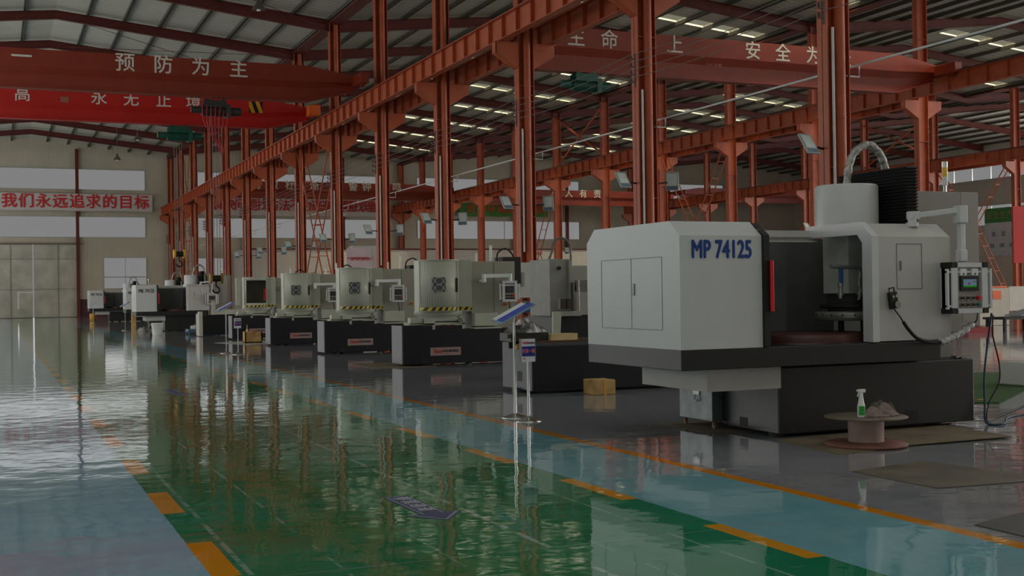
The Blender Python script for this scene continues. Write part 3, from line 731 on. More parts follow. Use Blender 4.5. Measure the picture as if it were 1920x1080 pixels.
# ---------------------------------------------------------------- control pendant (shared by the machines)
def pendant(parent, x, y, z0, z1, w, big=True):
    """swinging control panel: body, side handles, screen, buttons"""
    h = z1-z0; f = w*.16
    b = B(); b.box(x, x+w, y+.02, y+.14, z0, z1); p = b.build('control_panel', mat('panel_grey_face', (150, 144, 134), .5), parent)
    b = B()
    b.box(x, x+f, y, y+.15, z0, z1); b.box(x+w-f, x+w, y, y+.15, z0, z1); b.box(x+f*.6, x+w-f*.6, y, y+.15, z1-.045, z1); b.box(x+f*.6, x+w-f*.6, y, y+.15, z0, z0+.045)
    b.build('panel_frame', ALU, p)
    if big:
        b = B()
        for xx in (x-.004, x+w-.06):
            for zz in (z0-.004, z1-.05): b.box(xx, xx+.064, y-.004, y+.154, zz, zz+.054)
        b.build('corner_cap', BLK, p)
    b = B()
    for xx in (x-.06, x+w+.03):
        b.box(xx, xx+.025, y, y+.03, z0+.04, z1-.06); b.box(min(xx, x), max(xx, x) if xx < x else xx+.02, y+.01, y+.03, z1-.1, z1-.08); b.box(min(xx, x+w-.01), max(xx, x+.01), y+.01, y+.03, z0+.06, z0+.08)
    b.build('side_handle', ALU, p)
    sx0 = x+w*.24; sx1 = x+w*.74; sz0 = z0+h*.44; sz1 = z0+h*.73
    b = B(); b.box(sx0, sx1, y-.002, y+.02, sz0, sz1); b.build('screen_bezel', BLK, p)
    if big:
        b = B(); b.box(sx0+.03, sx1-.03, y-.004, y, sz0+.035, sz1-.03); b.build('screen', emis('pale_blue_screen', (150, 190, 210), .23), p)
        b = B(); b.box(sx0+.03, sx1-.03, y-.005, y-.003, sz0+.035, sz0+.05); b.build('screen_bar', emis('green_screen_bar', (60, 200, 30), .23), p)
        b = B(); b.box(sx1-.075, sx1-.035, y-.005, y-.003, sz0+.085, sz0+.093); b.box(sx0+.09, sx0+.11, y-.005, y-.003, sz0+.06, sz0+.08); b.build('screen_mark', emis('pink_screen_mark', (210, 40, 110), .23), p)
        for xx in (sx0+.0, sx1-.08):
            b = B(); b.box(xx, xx+.075, y, y+.02, z1-.125, z1-.06); b.build('dial_gauge', PAPER, p)
            b = B(); b.cyl((xx+.037, y-.002, z1-.11), (xx+.037, y+.01, z1-.11), .01, n=8); b.build('gauge_hub', BLK, p)
    else:
        b = B(); b.box(sx0+.02, sx1-.02, y-.004, y, sz0+.02, sz1-.02); b.build('screen', mat('dark_lcd', (62, 66, 72), .2), p)
    for r in range(2):
        for k in range(4):
            xx = x+w*(.27+.155*k); zz = z0+h*(.30-.135*r)
            mm = REDP if (k == 3 and r == 0) else (mat('teal_button', (20, 120, 110), .4) if (k == 3 and big) else BLK)
            b = B(); b.cyl((xx, y-.02, zz), (xx, y+.02, zz), .019 if mm is REDP else .014, n=12); b.build('button', mm, p)
            if big and k < 3:
                b = B(); b.cyl((xx, y-.006, zz), (xx, y+.02, zz), .02, n=12); b.build('button_ring', CHROME, p)
    return p
# ---------------------------------------------------------------- the big white vertical grinders
def big_machine(label, txt, oy, first, group=None, dx=0.):
    X0 = 5.53+dx; Y0 = oy
    T = thing('grinding_machine', label, 'machine', (X0, Y0, 0), group)
    def P(x, y): return (x+dx, y-9.15+oy)
    def bx(b, x0, x1, y0, y1, z0, z1): b.box(x0+dx, x1+dx, y0-9.15+oy, y1-9.15+oy, z0, z1)
    # bed
    b = B(); bx(b, 6.74, 9.13, 9.42, 10.355, .035, .665); bx(b, 7.3, 9.12, 10.355, 11.1, .035, .66); b.build('bed', DARK2, T, bevel=.012)
    b = B()
    bx(b, 6.737, 6.742, 9.93, 10.06, .06, .15); b.build('lifting_pocket', BLK, T); b = B(); bx(b, 8.25, 8.4, 9.417, 9.422, .09, .18); b.build('lifting_pocket', BLK, T)
    b = B()
    for x, y in ((6.95, 9.75), (7.5, 10.8), (8.9, 9.75), (8.9, 10.8), (7.9, 9.6)): b.cyl((x+dx, y-9.15+oy, 0), (x+dx, y-9.15+oy, .04), .08, n=14)
    b.build('levelling_foot', mat('green_grey_casting', (64, 78, 66), .6), T)
    # dark apron
    b = B(); bx(b, 5.53, 8.46, 9.15, 10.95, .69, .875); b.build('apron', DARK, T, bevel=.006)
    b = B(); bx(b, 5.95, 6.76, 9.4, 10.6, .47, .69); b.build('drip_tray', WHT2, T, bevel=.004)
    prof = [(9.15, .875), (9.15, 1.885), (9.33, 2.02), (10.78, 2.02), (10.95, 1.885), (10.95, .875)]
    pr = [(y-9.15+oy, z) for y, z in prof]
    b = B(); b.prism(pr, 'x', 5.53+dx, 6.39+dx); h = b.build('left_housing', WHT, T)
    # maintenance doors on the left face with a fine gap
    b = B()
    Yl = lambda y: y-9.15+oy
    g = .0022; x = 5.528+dx
    for y in (9.46, 10.03, 10.635): b.box(x-.001, x+.004, Yl(y)-g, Yl(y)+g, 1.045, 1.705)
    for z in (1.045, 1.705): b.box(x-.001, x+.004, Yl(9.46), Yl(10.635), z-g, z+g)
    b.build('door_gap', mat('shadow_gap', (118, 122, 124), .6), T)
    b = B(); b.box(x-.008, x+.003, Yl(9.965), Yl(9.995), 1.36, 1.47); b.build('door_handle', GALV, T)
    text('machine_marking', txt, .225, BLUT if first else GRYT, T, (5.965+dx, Yl(9.145), 1.755), bold=.036, sx=.70)
    # sliding door on the left housing, black with a red grip
    prb = [(y-9.15+oy, z) for y, z in ((9.12, .88), (9.12, 1.89), (9.31, 2.01), (9.36, 2.01), (9.2, 1.87), (9.2, .88))]
    b = B(); b.prism(prb, 'x', 6.392+dx, 6.455+dx); b.build('sliding_door_edge', BLK, T)
    b = B(); b.tube([(6.462+dx, Yl(9.10), 1.2), (6.462+dx, Yl(9.10), 1.66)], .02, 8); b.build('grip', REDP, T)
    # working space: back wall, side liner, beam
    b = B(); bx(b, 6.39, 7.67, 10.55, 10.6, .875, 1.99); bx(b, 6.391, 6.42, 9.2, 10.55, .88, 1.95); bx(b, 7.67, 8.55, 10.9, 10.94, .9, 1.95); b.build('inner_liner', INNER, T)
    b = B(); b.box(7.14+dx, 7.17+dx, Yl(10.5), Yl(10.55), .95, 1.86); b.cyl((7.05+dx, Yl(10.52), 1.72), (7.05+dx, Yl(10.548), 1.72), .022, n=12); b.build('liner_seam', mat('grey_blue_seam', (84, 100, 104), .5), T)
    b = B(); bx(b, 6.39, 7.68, 10.08, 10.2, 1.87, 1.99); bx(b, 6.39, 7.68, 10.03, 10.08, 1.87, 1.885); bx(b, 6.39, 7.68, 10.04, 10.08, 1.92, 1.93); b.build('top_beam', WHT2, T)
    # right housing as a shell open to the left
    b = B()
    for x0, x1 in ((8.56, 8.59),): b.prism(pr, 'x', x0+dx, x1+dx)
    bx(b, 7.67, 8.5595, 9.15, 9.18, .89, 1.885)
    b.add([(7.67+dx, Yl(9.15), 1.885), (8.5595+dx, Yl(9.15), 1.885), (8.5595+dx, Yl(9.33), 2.02), (7.67+dx, Yl(9.33), 2.02),
           (7.67+dx, Yl(9.17), 1.875), (8.5595+dx, Yl(9.17), 1.875), (8.5595+dx, Yl(9.34), 2.0), (7.67+dx, Yl(9.34), 2.0)], [(0, 1, 2, 3), (7, 6, 5, 4), (0, 3, 7, 4), (1, 5, 6, 2)])
    bx(b, 7.67, 8.5595, 9.33, 9.62, 2.0, 2.02); bx(b, 8.28, 8.5595, 9.62, 10.78, 2.0, 2.02)
    b.build('right_housing', WHT2, T)
    b = B()   # C-shaped trim around the side opening
    xa, xb = 7.62+dx, 7.70+dx
    b.box(xa, xb, Yl(9.13), Yl(9.27), .885, 1.83)
    b.add([(t, Yl(y), z) for t in (xa, xb) for y, z in ((9.13, 1.83), (9.13, 1.89), (9.31, 2.03), (10.13, 2.03), (10.13, 1.91), (9.34, 1.91), (9.27, 1.83))],
          [(0, 1, 2, 3, 4, 5, 6), (13, 12, 11, 10, 9, 8, 7)]+[(i, (i+1) % 7, 7+(i+1) % 7, 7+i) for i in range(7)])
    b.build('opening_trim', ALU, T)
    b = B(); x = 9.148
    for xx in (7.93, 8.235): b.box(xx+dx-.003, xx+dx+.003, Yl(9.146), Yl(9.152), 1.385, 1.815)
    for z in (1.385, 1.815): b.box(7.93+dx, 8.235+dx, Yl(9.146), Yl(9.152), z-.003, z+.003)
    b.build('access_door_gap', mat('shadow_gap', (118, 122, 124), .6), T)
    b = B(); b.box(7.965+dx, 7.985+dx, Yl(9.142), Yl(9.152), 1.56, 1.65); b.build('access_door_handle', GALV, T)
    # wheel head
    b = B(); bx(b, 7.84, 8.27, 9.75, 10.15, 1.345, 2.0); b.build('wheel_head', mat('grimy_pale_enamel', (196, 202, 192), .5, var=.12, scale=5), T, bevel=.006)
    b = B(); c = (8.05+dx, Yl(9.95), 0)
    b.lathe(c, [(.26, 1.345), (.26, 1.24), (.33, 1.235), (.33, 1.195), (.1, 1.19)], 32); b.build('wheel_guard', BLK, T)
    b = B(); b.lathe(c, [(.24, 1.2), (.25, 1.168), (.375, 1.163), (.38, 1.08), (.37, 1.075), (.1, 1.07)], 40); gd = b.build('chuck_ring', mat('machined_steel', (140, 140, 136), .3, metal=.35, var=.1), T)
    b = B()
    for k in range(20):
        a = 2*PI*k/20; p = (c[0]+.379*math.cos(a), c[1]+.379*math.sin(a), 1.132); q = (c[0]+.383*math.cos(a), c[1]+.383*math.sin(a), 1.132); b.cyl(p, q, .01, n=8)
    b.build('bolt_hole', BLK, gd)
    for xx in (7.86, 8.14): b = B(); b.cyl((xx+dx, Yl(9.9), .95), (xx+dx, Yl(9.9), 1.09), .03, n=12); b.build('jaw_post', BLK, T)
    b = B(); c2 = (7.35+dx, Yl(9.92), 0); b.lathe(c2, [(.66, .87), (.66, .955), (.645, .965), (.1, .965)], 48); b.build('rotary_table', TABLER, T)
    b = B(); b.lathe(c2, [(.70, .868), (.70, .885), (.68, .885), (.68, .868)], 48); b.build('table_rim', mat('dark_worn_steel', (70, 62, 58), .3, metal=.7), T)
    if first:
        b = B()
        ys = Yl(9.62); dx = dx-.235
        b.tube([(7.76+dx, ys, 1.615), (8.02+dx, ys, 1.605)], .022, 10); b.tube(curve([(8.0+dx, ys, 1.605), (8.08+dx, ys, 1.60), (8.11+dx, ys, 1.55), (8.10+dx, ys, 1.28)], 5), .021, 10)
        b.tube([(7.88+dx, ys, 1.605), (7.87+dx, ys, 1.3)], .021, 10)
        for z in (1.42, 1.33): b.cyl((7.872+dx, ys, z), (7.872+dx, ys, z+.03), .03, n=10); b.cyl((8.103+dx, ys, z), (8.103+dx, ys, z+.03), .028, n=10)
        b.build('coolant_pipe', mat('zinc_pipe', (150, 154, 154), .35, metal=.4), T)
        b = B(); b.box(7.855+dx, 7.89+dx, ys-.025, ys-.01, 1.44, 1.6); b.build('coolant_valve', mat('blue_valve', (60, 100, 150), .4), T); dx = dx+.235
    # motor drum, bellows, electrical cabinet, hose
    b = B(); c = (7.965+dx, Yl(9.92), 0); b.lathe(c, [(.315, 1.98), (.315, 2.42), (.30, 2.44), (.05, 2.445)], 40); b.build('motor_drum', WHT, T)
    b = B(); n = 18; vs = []
    x0, x1, y0, y1 = 8.31+dx, 8.42+dx, Yl(9.42), Yl(10.45)
    for k in range(2*n+1):
        z = 2.02+(2.6-2.02)*k/(2*n); d = .018 if k % 2 else 0
        vs += [(x0-d, y0-d, z), (x1+d, y0-d, z), (x1+d, y1+d, z), (x0-d, y1+d, z)]
    b.add(vs, [(4*k+i, 4*k+(i+1) % 4, 4*k+4+(i+1) % 4, 4*k+4+i) for k in range(2*n) for i in range(4)]+[(0, 1, 2, 3), tuple(range(8*n, 8*n+4))]); b.build('bellows', BLK, T)
    b = B(); bx(b, 8.592, 9.22, 9.66, 10.9, .93, 2.38); bx(b, 8.62, 9.14, 9.7, 10.8, .665, .93)
    b.build('electrical_cabinet', mat('cabinet_grey_enamel', (150, 146, 138), .5, var=.03), T, bevel=.005)
    b = B(); bx(b, 9.225, 9.46, 9.66, 10.9, 1.03, 2.38); b.build('cabinet_side_bay', mat('cabinet_light_grey', (162, 158, 150), .5, var=.03), T, bevel=.004)
    b = B(); yh = Yl(10.0)
    pts = curve([(8.04+dx, yh, 2.4), (8.06+dx, yh, 2.6), (8.14+dx, yh, 2.79), (8.32+dx, yh, 2.88), (8.46+dx, yh, 2.8), (8.53+dx, yh, 2.66), (8.56+dx, yh, 2.5), (8.65+dx, yh, 2.36)], 5)
    b.tube(pts, [.036+.004*((i*7) % 3) for i in range(len(pts))], 9); b.build('wrapped_hose', mat('silver_wrap', (170, 168, 162), .3, metal=.4, var=.3, scale=20, bump=.8), T)
    b = B(); xs = 9.24+dx; ysb = Yl(9.9)
    b.cyl((xs, ysb, 2.38), (xs, ysb, 2.47), .018, n=10); b.cyl((xs, ysb, 2.66), (xs, ysb, 2.72), .03, n=12); b.build('beacon_stem', CHROME, T)
    b = B(); b.cyl((xs, ysb, 2.47), (xs, ysb, 2.56), .03, n=12); b.build('beacon_body', PLAS, T)
    b = B(); b.cyl((xs, ysb, 2.56), (xs, ysb, 2.66), .03, n=12); b.build('beacon_lens', mat('amber_lens', (235, 190, 70), .2), T)
    # pendant arm
    yp = 9.08
    b = B(); b.cyl((8.26+dx, Yl(9.3), 1.99), (8.26+dx, Yl(9.3), 2.03), .06, n=16); b.cyl((8.26+dx, Yl(9.3), 2.0), (8.26+dx, Yl(9.3), 2.12), .042, n=16); b.box(8.22+dx, 8.33+dx, Yl(9.26), Yl(9.34), 2.06, 2.14)
    b.bar((8.3+dx, Yl(9.3), 2.10), (8.72+dx, Yl(9.12), 2.15), .055, .055); b.box(8.66+dx, 8.76+dx, Yl(9.08), Yl(9.18), 2.02, 2.19)
    b.box(8.685+dx, 8.745+dx, Yl(9.1), Yl(9.16), 1.74, 2.02); b.box(8.675+dx, 8.755+dx, Yl(9.09), Yl(9.17), 1.64, 1.76); b.build('pendant_arm', ALU, T, bevel=.008)
    pendant(T, 8.47+dx, Yl(9.0), 1.14, 1.63, .45, big=first)
    if first:
        M_ = Matrix.Translation((7.835, 9.1, 1.285)) @ Matrix.Rotation(math.radians(-9), 4, 'Y')
        b = B(); b.box(-.045, .045, -.02, .02, -.09, .07, M_); b.tube([M_ @ Vector(v) for v in ((-.03, 0, .07), (-.03, 0, .11), (.03, 0, .11), (.03, 0, .07))], .008, 6); hp = b.build('handwheel_pendant', BLK, T, bevel=.006)
        b = B(); p0 = M_ @ Vector((.012, -.02, -.05)); p1 = M_ @ Vector((.012, -.05, -.05)); b.cyl(p0, p1, .033, n=18); b.build('handwheel', STEEL, hp)
        b = B(); p0 = M_ @ Vector((-.015, -.02, .03)); p1 = M_ @ Vector((-.015, -.035, .03)); b.cyl(p0, p1, .014, n=10); p0 = M_ @ Vector((.022, -.02, .03)); p1 = M_ @ Vector((.022, -.035, .03)); b.cyl(p0, p1, .014, n=10); b.build('selector_knob', CHROME, hp)
        b = B(); b.tube(curve([(7.85, 9.1, 1.19), (7.90, 9.08, 1.12), (7.94, 9.07, 1.05)], 5), .007, 6)
        b.tube(curve([(7.93, 9.07, 1.07), (7.98, 9.06, 1.0), (8.08, 9.05, .91), (8.25, 9.05, .865), (8.42, 9.06, .865)], 6), .018, 8)
        b.build('pendant_cable', BLK, T)
        b = B(); b.tube(curve([(8.79, 9.08, 1.02), (8.84, 9.07, 1.07), (8.85, 9.07, 1.14)], 5), .006, 6); b.build('panel_cable', BLK, T)
        b = B(); pts = curve([(8.36, 9.05, .862), (8.5, 9.06, .9), (8.64, 9.07, .95), (8.8, 9.08, 1.03)], 7)
        b.tube(pts, [.024+.008*((i*5) % 3) for i in range(len(pts))], 8); b.build('plastic_wrapped_cable', mat('crinkled_clear_wrap', (196, 196, 194), .22, var=.3, scale=30, bump=1.), T)
        b = B(); b.box(9.0, 9.13, 9.45, 9.6, .67, .69); b.cyl((8.93, 9.46, .68), (9.02, 9.46, .7), .014, n=8); b.build('oil_fitting', STEEL, T)
    return T
big_machine('large white grinding machine marked MP 74125 in blue', 'MP 74125', 9.15, True)
big_machine('white grinding machine marked MK 74125 behind the white bucket, foremost of the far three', 'MK 74125', 53.5, False)
big_machine('middle one of the three far white grinding machines, mostly hidden behind the foremost', 'MK 74125', 67.6, False, dx=.95)
big_machine('farthest white grinding machine, leftmost by the burgundy wall base', 'MK 74125', 81.0, False)
# ---------------------------------------------------------------- beige grinders with round guards
def round_machine(label, x, y, open_=False, group=None):
    T = thing('rotary_grinder', label, 'machine', (x, y, 0), group)
    o = lambda b, x0, x1, y0, y1, z0, z1: b.box(x+x0, x+x1, y+y0, y+y1, z0, z1)
    b = B(); o(b, .0, 2.75, 0, .68, .04, .715); o(b, .45, 2.75, .68, 1.12, .04, .71); o(b, 0, .62, .0, .68, .7, .8); b.build('bed', mat('navy_black_bed', (20, 22, 30), .42, var=.1, scale=4), T, bevel=.01)
    b = B(); o(b, -.012, .0, .02, .68, .05, .8); b.build('end_plate', mat('grey_end_plate', (118, 122, 126), .45, var=.04), T)
    b = B()
    for q in ((.25, .2), (.6, .8), (1.4, .1), (2.5, .2), (2.5, .8)): b.cyl((x+q[0], y+q[1], 0), (x+q[0], y+q[1], .05), .07, n=12)
    b.build('levelling_foot', mat('green_grey_casting', (64, 78, 66), .6), T)
    b = B(); o(b, .56, 1.2, -.012, 0, .2, .36); pl = b.build('nameplate', mat('pinkish_nameplate', (160, 134, 128), .5, var=.06), T)
    text('plate_script', 'Sixin', .1, REDT, pl, (x+.73, y-.014, .285), bold=.02); text('plate_characters', '四星·数控机床', .052, GRYT, pl, (x+.99, y-.014, .285), bold=.02)
    b = B(); o(b, .38, .5, -.004, 0, .07, .15); o(b, 1.02, 1.14, -.004, 0, .1, .17); b.build('lifting_pocket', BLK, T)
    # carriage with slotted front
    b = B(); o(b, .47, 1.33, .1, .8, .82, .93); o(b, .47, .7, .08, .12, .7, .93); o(b, 1.27, 1.33, .08, .12, .7, .93); o(b, .47, 1.33, .08, .11, .80, .84); b.build('carriage', BEIGE, T, bevel=.006)
    b = B(); o(b, .7, 1.27, .09, .12, .72, .79); o(b, .58, 1.22, .085, .1, .855, .875); b.build('carriage_slot', BLK, T)
    b = B(); b.cyl((x+1.22, y+.02, .88), (x+1.22, y+.09, .88), .05, n=14); b.build('hand_crank', mat('grey_handwheel', (120, 122, 112), .5), T)
    b = B(); o(b, .2, .46, .12, .3, .84, .95); o(b, .18, .8, .15, .5, .8, .84); b.build('feed_motor', BEIGE, T, bevel=.01)
    b = B(); b.lathe((x+.93, y+.5, 0), [(.42, .93), (.42, .97), (.5, 1.0), (.5, 1.07)], 36); b.build('turntable', BEIGE, T)
    # round guard: drum front plus flat right wing
    cx_, cy_, r = x+.875, y+.33, .41
    arc = [(cx_+r*math.cos(a), cy_+r*math.sin(a)*.95) for a in [PI+PI*(.02+.86*i/20) for i in range(21)]]
    a0, a1 = (5, 16) if open_ else (0, 0)
    b = B()
    z0, z1 = 1.06, 2.09
    for i in range(20):
        p, q = arc[i], arc[i+1]
        zz = [(z0, 1.22), (1.98, z1)] if (open_ and 3 <= i <= 17) else [(z0, z1)]
        for u0, u1 in zz: b.add([(p[0], p[1], u0), (q[0], q[1], u0), (q[0], q[1], u1), (p[0], p[1], u1), (p[0], p[1]+.02, u0), (q[0], q[1]+.02, u0), (q[0], q[1]+.02, u1), (p[0], p[1]+.02, u1)], [(0, 1, 2, 3), (7, 6, 5, 4), (2, 6, 7, 3), (0, 4, 5, 1)], True)
    b.add([(p[0], p[1], z1) for p in arc]+[(x+1.5, y+.14, z1), (x+1.5, y+.62, z1), (x+.46, y+.62, z1)], [tuple(range(24))])
    e = arc[-1]
    b.add([(e[0], e[1], z0), (x+1.5, y+.12, z0), (x+1.5, y+.12, z1), (e[0], e[1], z1)], [(0, 1, 2, 3)]); o(b, 1.48, 1.5, .12, .64, z0, z1); o(b, .46, 1.5, .62, .64, z0, z1); o(b, .46, .48, .34, .64, z0, z1)
    b.build('round_guard', BEIGE, T)
    b = B()
    for i in (0, 17):
        p = arc[i]; b.box(p[0]-.012, p[0]+.012, p[1]-.02, p[1]+.01, 1.2, 2.06)
    for i in range(20):
        p, q = arc[i], arc[i+1]; b.bar((p[0], p[1]-.005, 2.085), (q[0], q[1]-.005, 2.085), .02, .02)
    b.build('guard_rib', BEIGE, T)
    b = B()
    for i in range(20):
        p, q = arc[i], arc[i+1]; b.add([(p[0], p[1]-.006, 1.085), (q[0], q[1]-.006, 1.085), (q[0], q[1]-.006, 1.15), (p[0], p[1]-.006, 1.15)], [(0, 1, 2, 3)])
    b.add([(e[0], e[1]-.006, 1.085), (x+1.5, y+.114, 1.085), (x+1.5, y+.114, 1.15), (e[0], e[1]-.006, 1.15)], [(0, 1, 2, 3)]); b.build('hazard_strip', HAZ, T)
    if not open_:
        # hexagonal viewing grille
        gx0, gx1, gz0, gz1 = x+.60, x+.88, 1.46, 1.74; yf = y-.072
        b = B(); b.box(gx0, gx1, yf, yf+.045, gz0, gz1); gp = b.build('viewing_window', mat('smoky_window', (84, 88, 94), .25), T)
        b = B(); w = .011; cxx = (gx0+gx1)/2; czz = (gz0+gz1)/2; hw = (gx1-gx0)/2
        for cz_ in (czz-hw*.5, czz+hw*.5):
            hexp = [(cxx+hw*.62*math.cos(a), cz_+hw*.5*math.sin(a)) for a in [PI*k/3 for k in range(6)]]
            for i in range(6): p, q = hexp[i], hexp[(i+1) % 6]; b.bar((p[0], yf-.004, p[1]), (q[0], yf-.004, q[1]), w, .008)
        for sx_ in (-1, 1):
            b.bar((cxx+sx_*hw*.62, yf-.004, czz+hw*.5), (cxx+sx_*hw, yf-.004, czz), w, .008); b.bar((cxx+sx_*hw*.62, yf-.004, czz-hw*.5), (cxx+sx_*hw, yf-.004, czz), w, .008)
            b.bar((cxx+sx_*hw*.62, yf-.004, czz+hw*.5), (cxx+sx_*hw, yf-.004, gz1), w, .008); b.bar((cxx+sx_*hw*.62, yf-.004, czz-hw*.5), (cxx+sx_*hw, yf-.004, gz0), w, .008)
        b.build('grille', mat('pale_grille', (196, 198, 184), .5), gp)
        p = arc[17]; b = B(); b.box(p[0]-.04, p[0]-.01, p[1]-.06, p[1]-.02, 1.45, 1.73); b.build('door_handle', BLK, T)
    else:
        b = B(); o(b, .48, 1.46, .6, .618, 1.1, 2.06); b.build('guard_inner_wall', mat('dull_inner_wall', (104, 98, 88), .6, var=.15), T)
        b = B(); o(b, .16, .3, .12, .22, 1.15, 2.08); b.build('open_door_leaf', BEIGE, T); b = B(); o(b, 1.08, 1.2, .06, .1, 1.3, 1.7); b.build('red_cover', mat('dull_red_cover', (180, 30, 36), .5), T)
    # cabinet
    b = B(); o(b, 1.52, 2.48, .2, 1.1, .71, 2.06); b.build('cabinet', mat('olive_grey_cabinet', (158, 156, 140), .5, var=.03), T, bevel=.006)
    b = B(); o(b, 2.015, 2.025, .194, .2, .74, 2.04); b.build('cabinet_door_gap', mat('shadow_gap', (118, 122, 124), .6), T)
    b = B(); o(b, 1.52, 2.03, .02, .2, .76, 1.02); o(b, 1.5, 2.1, .0, .22, .7, .735); b.build('pump_cover', BEIGE, T, bevel=.01)
    b = B(); b.cyl((x+2.12, y+.6, 2.06), (x+2.12, y+.6, 2.4), .028, n=10); b.cyl((x+1.8, y+.6, 2.06), (x+1.8, y+.6, 2.24), .022, n=10); b.build('signal_pole', PLAS, T)
    b = B(); b.tube(curve([(x+2.3, y+.7, 2.06), (x+2.32, y+.7, 2.25), (x+2.5, y+.7, 2.34), (x+2.66, y+.7, 2.2), (x+2.68, y+.7, 2.0)], 5), .018, 6); o(b, 2.35, 2.75, .5, .95, 1.6, 2.16); b.build('bellows', BLK, T)
    b = B(); o(b, 2.24, 2.3, .185, .2, 1.16, 1.22); b.build('stop_button_box', YEL, T)
    b = B(); b.cyl((x+2.27, y+.16, 1.19), (x+2.27, y+.19, 1.19), .022, n=12); b.build('stop_button', REDP, T)
    b = B(); b.cyl((x+1.72, y+.0, 1.64), (x+1.72, y+.0, 1.8), .045, n=12); b.bar((x+1.72, y, 1.76), (x+2.3, y-.02, 1.77), .07, .07); b.cyl((x+2.28, y-.02, 1.64), (x+2.28, y-.02, 1.8), .045, n=12); b.cyl((x+1.72, y, 1.66), (x+1.72, y+.2, 1.66), .035, n=12); b.build('pendant_arm', PLAS, T)
    pendant(T, x+2.08, y-.1, 1.24, 1.66, .32, big=False)
    b = B(); b.tube(curve([(x+2.26, y, 1.24), (x+2.3, y+.05, 1.0), (x+2.2, y+.1, .85)], 5), .012, 6); b.build('cable', BLK, T)
    return T
SP = 6.1
g1 = round_machine('beige round-guarded grinder nearest to the camera, right of its two twins', 7.3, 22.45)
g2 = copy_tree(g1, (7.3, 28.5, 0), 'beige round-guarded grinder in the middle of the row')
g3 = copy_tree(g1, (7.3, 34.7, 0), 'beige round-guarded grinder farthest away, beside the open one')
for g_ in (g2, g3):
    for ch in g_.children:
        if ch.name.split('.')[0] in ('control_panel', 'pendant_arm', 'cable'): ch.location.x -= .40
round_machine('beige round grinder with open guard and dark inside, behind the timber crate', 7.3, 40.8, True)
# low white machine table left of the open grinder
t = thing('machine_bed', 'dark machine bed with pale end frame and crossbar, left of the open grinder', 'machine bed', (6.8, 46, 0))
b = B(); b.box(7.0, 9.3, 45.6, 46.8, .04, .78); b.build('bed', DARK2, t)
b = B(); b.box(6.85, 6.98, 45.0, 45.3, .02, .92); b.box(6.9, 7.0, 45.3, 46.0, .02, .84); b.build('end_frame', mat('pale_frame_paint', (190, 188, 176), .5), t)
b = B(); b.box(7.4, 9.2, 45.4, 45.6, .80, .98); b.box(7.38, 7.5, 45.35, 45.45, .9, 1.3); b.build('crossbar', mat('pale_frame_paint', (190, 188, 176), .5), t)
# tall grey cabinet behind the foremost far machine
b = B(); b.box(8.55, 9.9, 55.6, 56.8, 0, 2.45); o = b.build('tall_cabinet', mat('cabinet_grey_enamel', (150, 146, 138), .5)); o.data.name = 'tall_cabinet'
tag(o, 'tall plain grey cabinet behind the hanging hook of the second hoist', 'cabinet')
# ---------------------------------------------------------------- long dark bed behind the signs
t = thing('machine_bed', 'long dark machine bed behind the two floor signs, loaded with timber and wrapped parts', 'machine bed', (6.82, 15.2, 0))
b = B(); b.prism([(15.2, .04), (16.25, .04), (16.25, .70), (16.0, .70), (16.0, .61), (15.55, .61), (15.55, .70), (15.2, .70)], 'x', 6.8, 9.6); b.build('bed', mat('grey_blue_bed', (62, 68, 74), .42, var=.1, scale=4), t, bevel=.01)
b = B(); b.box(6.82, 9.6, 15.195, 15.2, .05, .66); b.build('front_plate', mat('navy_black_bed', (20, 22, 30), .42), t)
b = B(); b.box(6.796, 6.8, 15.55, 15.7, .16, .3); b.build('lifting_pocket', BLK, t)
b = B(); b.box(6.85, 9.6, 15.22, 15.42, .70, .73); b.box(6.85, 9.6, 15.9, 16.1, .70, .73); b.build('slide_rail', mat('rusty_slide', (92, 70, 54), .5, metal=.4, var=.2), t)
b = B(); b.box(6.75, 7.05, 15.6, 15.8, .0, .06); b.build('levelling_foot', mat('green_grey_casting', (64, 78, 66), .6), t)
b = B(); b.lathe((6.88, 15.78, .612), [(.07, 0), (.06, .05), (.03, .07)], 14); o = b.build('oiler', YEL); tag(o, 'small yellow cap in the notch of the long dark bed', 'cap')
b = B(); b.box(7.2, 7.62, 15.42, 15.62, .73, .82); b.build('plank', WOOD2) ; o = bpy.data.objects[-1]
for o in bpy.data.objects:
    if o.name.startswith('plank') and o.parent is None: tag(o, 'pale sawn timber block lying on the long dark bed', 'timber')
def drape(name, label, cat, cx_, cy_, z, rx, ry, h, m, seed=1, n=26, sharp=1.):
    """crumpled cloth or film heaped on a surface"""
    rnd = random.Random(seed); ph = [rnd.uniform(0, 6.28) for _ in range(8)]; vs = []
    for i in range(n+1):
        for j in range(n+1):
            u = -1+2*i/n; v = -1+2*j/n; r = math.sqrt(u*u+v*v)
            rr = min(1, r); k = max(0, 1-rr**2)
            a = math.atan2(v, u); wob = 1+.14*math.sin(3*a+ph[0])+.08*math.sin(5*a+ph[1])
            zz = h*(k**.8)*(.62+.22*math.sin(5*u+ph[2]+2*v)+.2*math.sin(7*v+ph[3]-3*u)+.12*math.sin(13*u+9*v+ph[4])*sharp)
            s_ = 1 if r <= 1 else 1/r
            vs.append((cx_+rx*u*s_*wob, cy_+ry*v*s_*wob, z+max(.003, zz)))
    b = B(); b.add(vs, [(i*(n+1)+j, (i+1)*(n+1)+j, (i+1)*(n+1)+j+1, i*(n+1)+j+1) for i in range(n) for j in range(n)], True)
    b.add([(x_, y_, z+.001) for x_, y_, z_ in vs], [(i*(n+1)+j, i*(n+1)+j+1, (i+1)*(n+1)+j+1, (i+1)*(n+1)+j) for i in range(n) for j in range(n)])
    o = b.build(name, m); tag(o, label, cat); return o
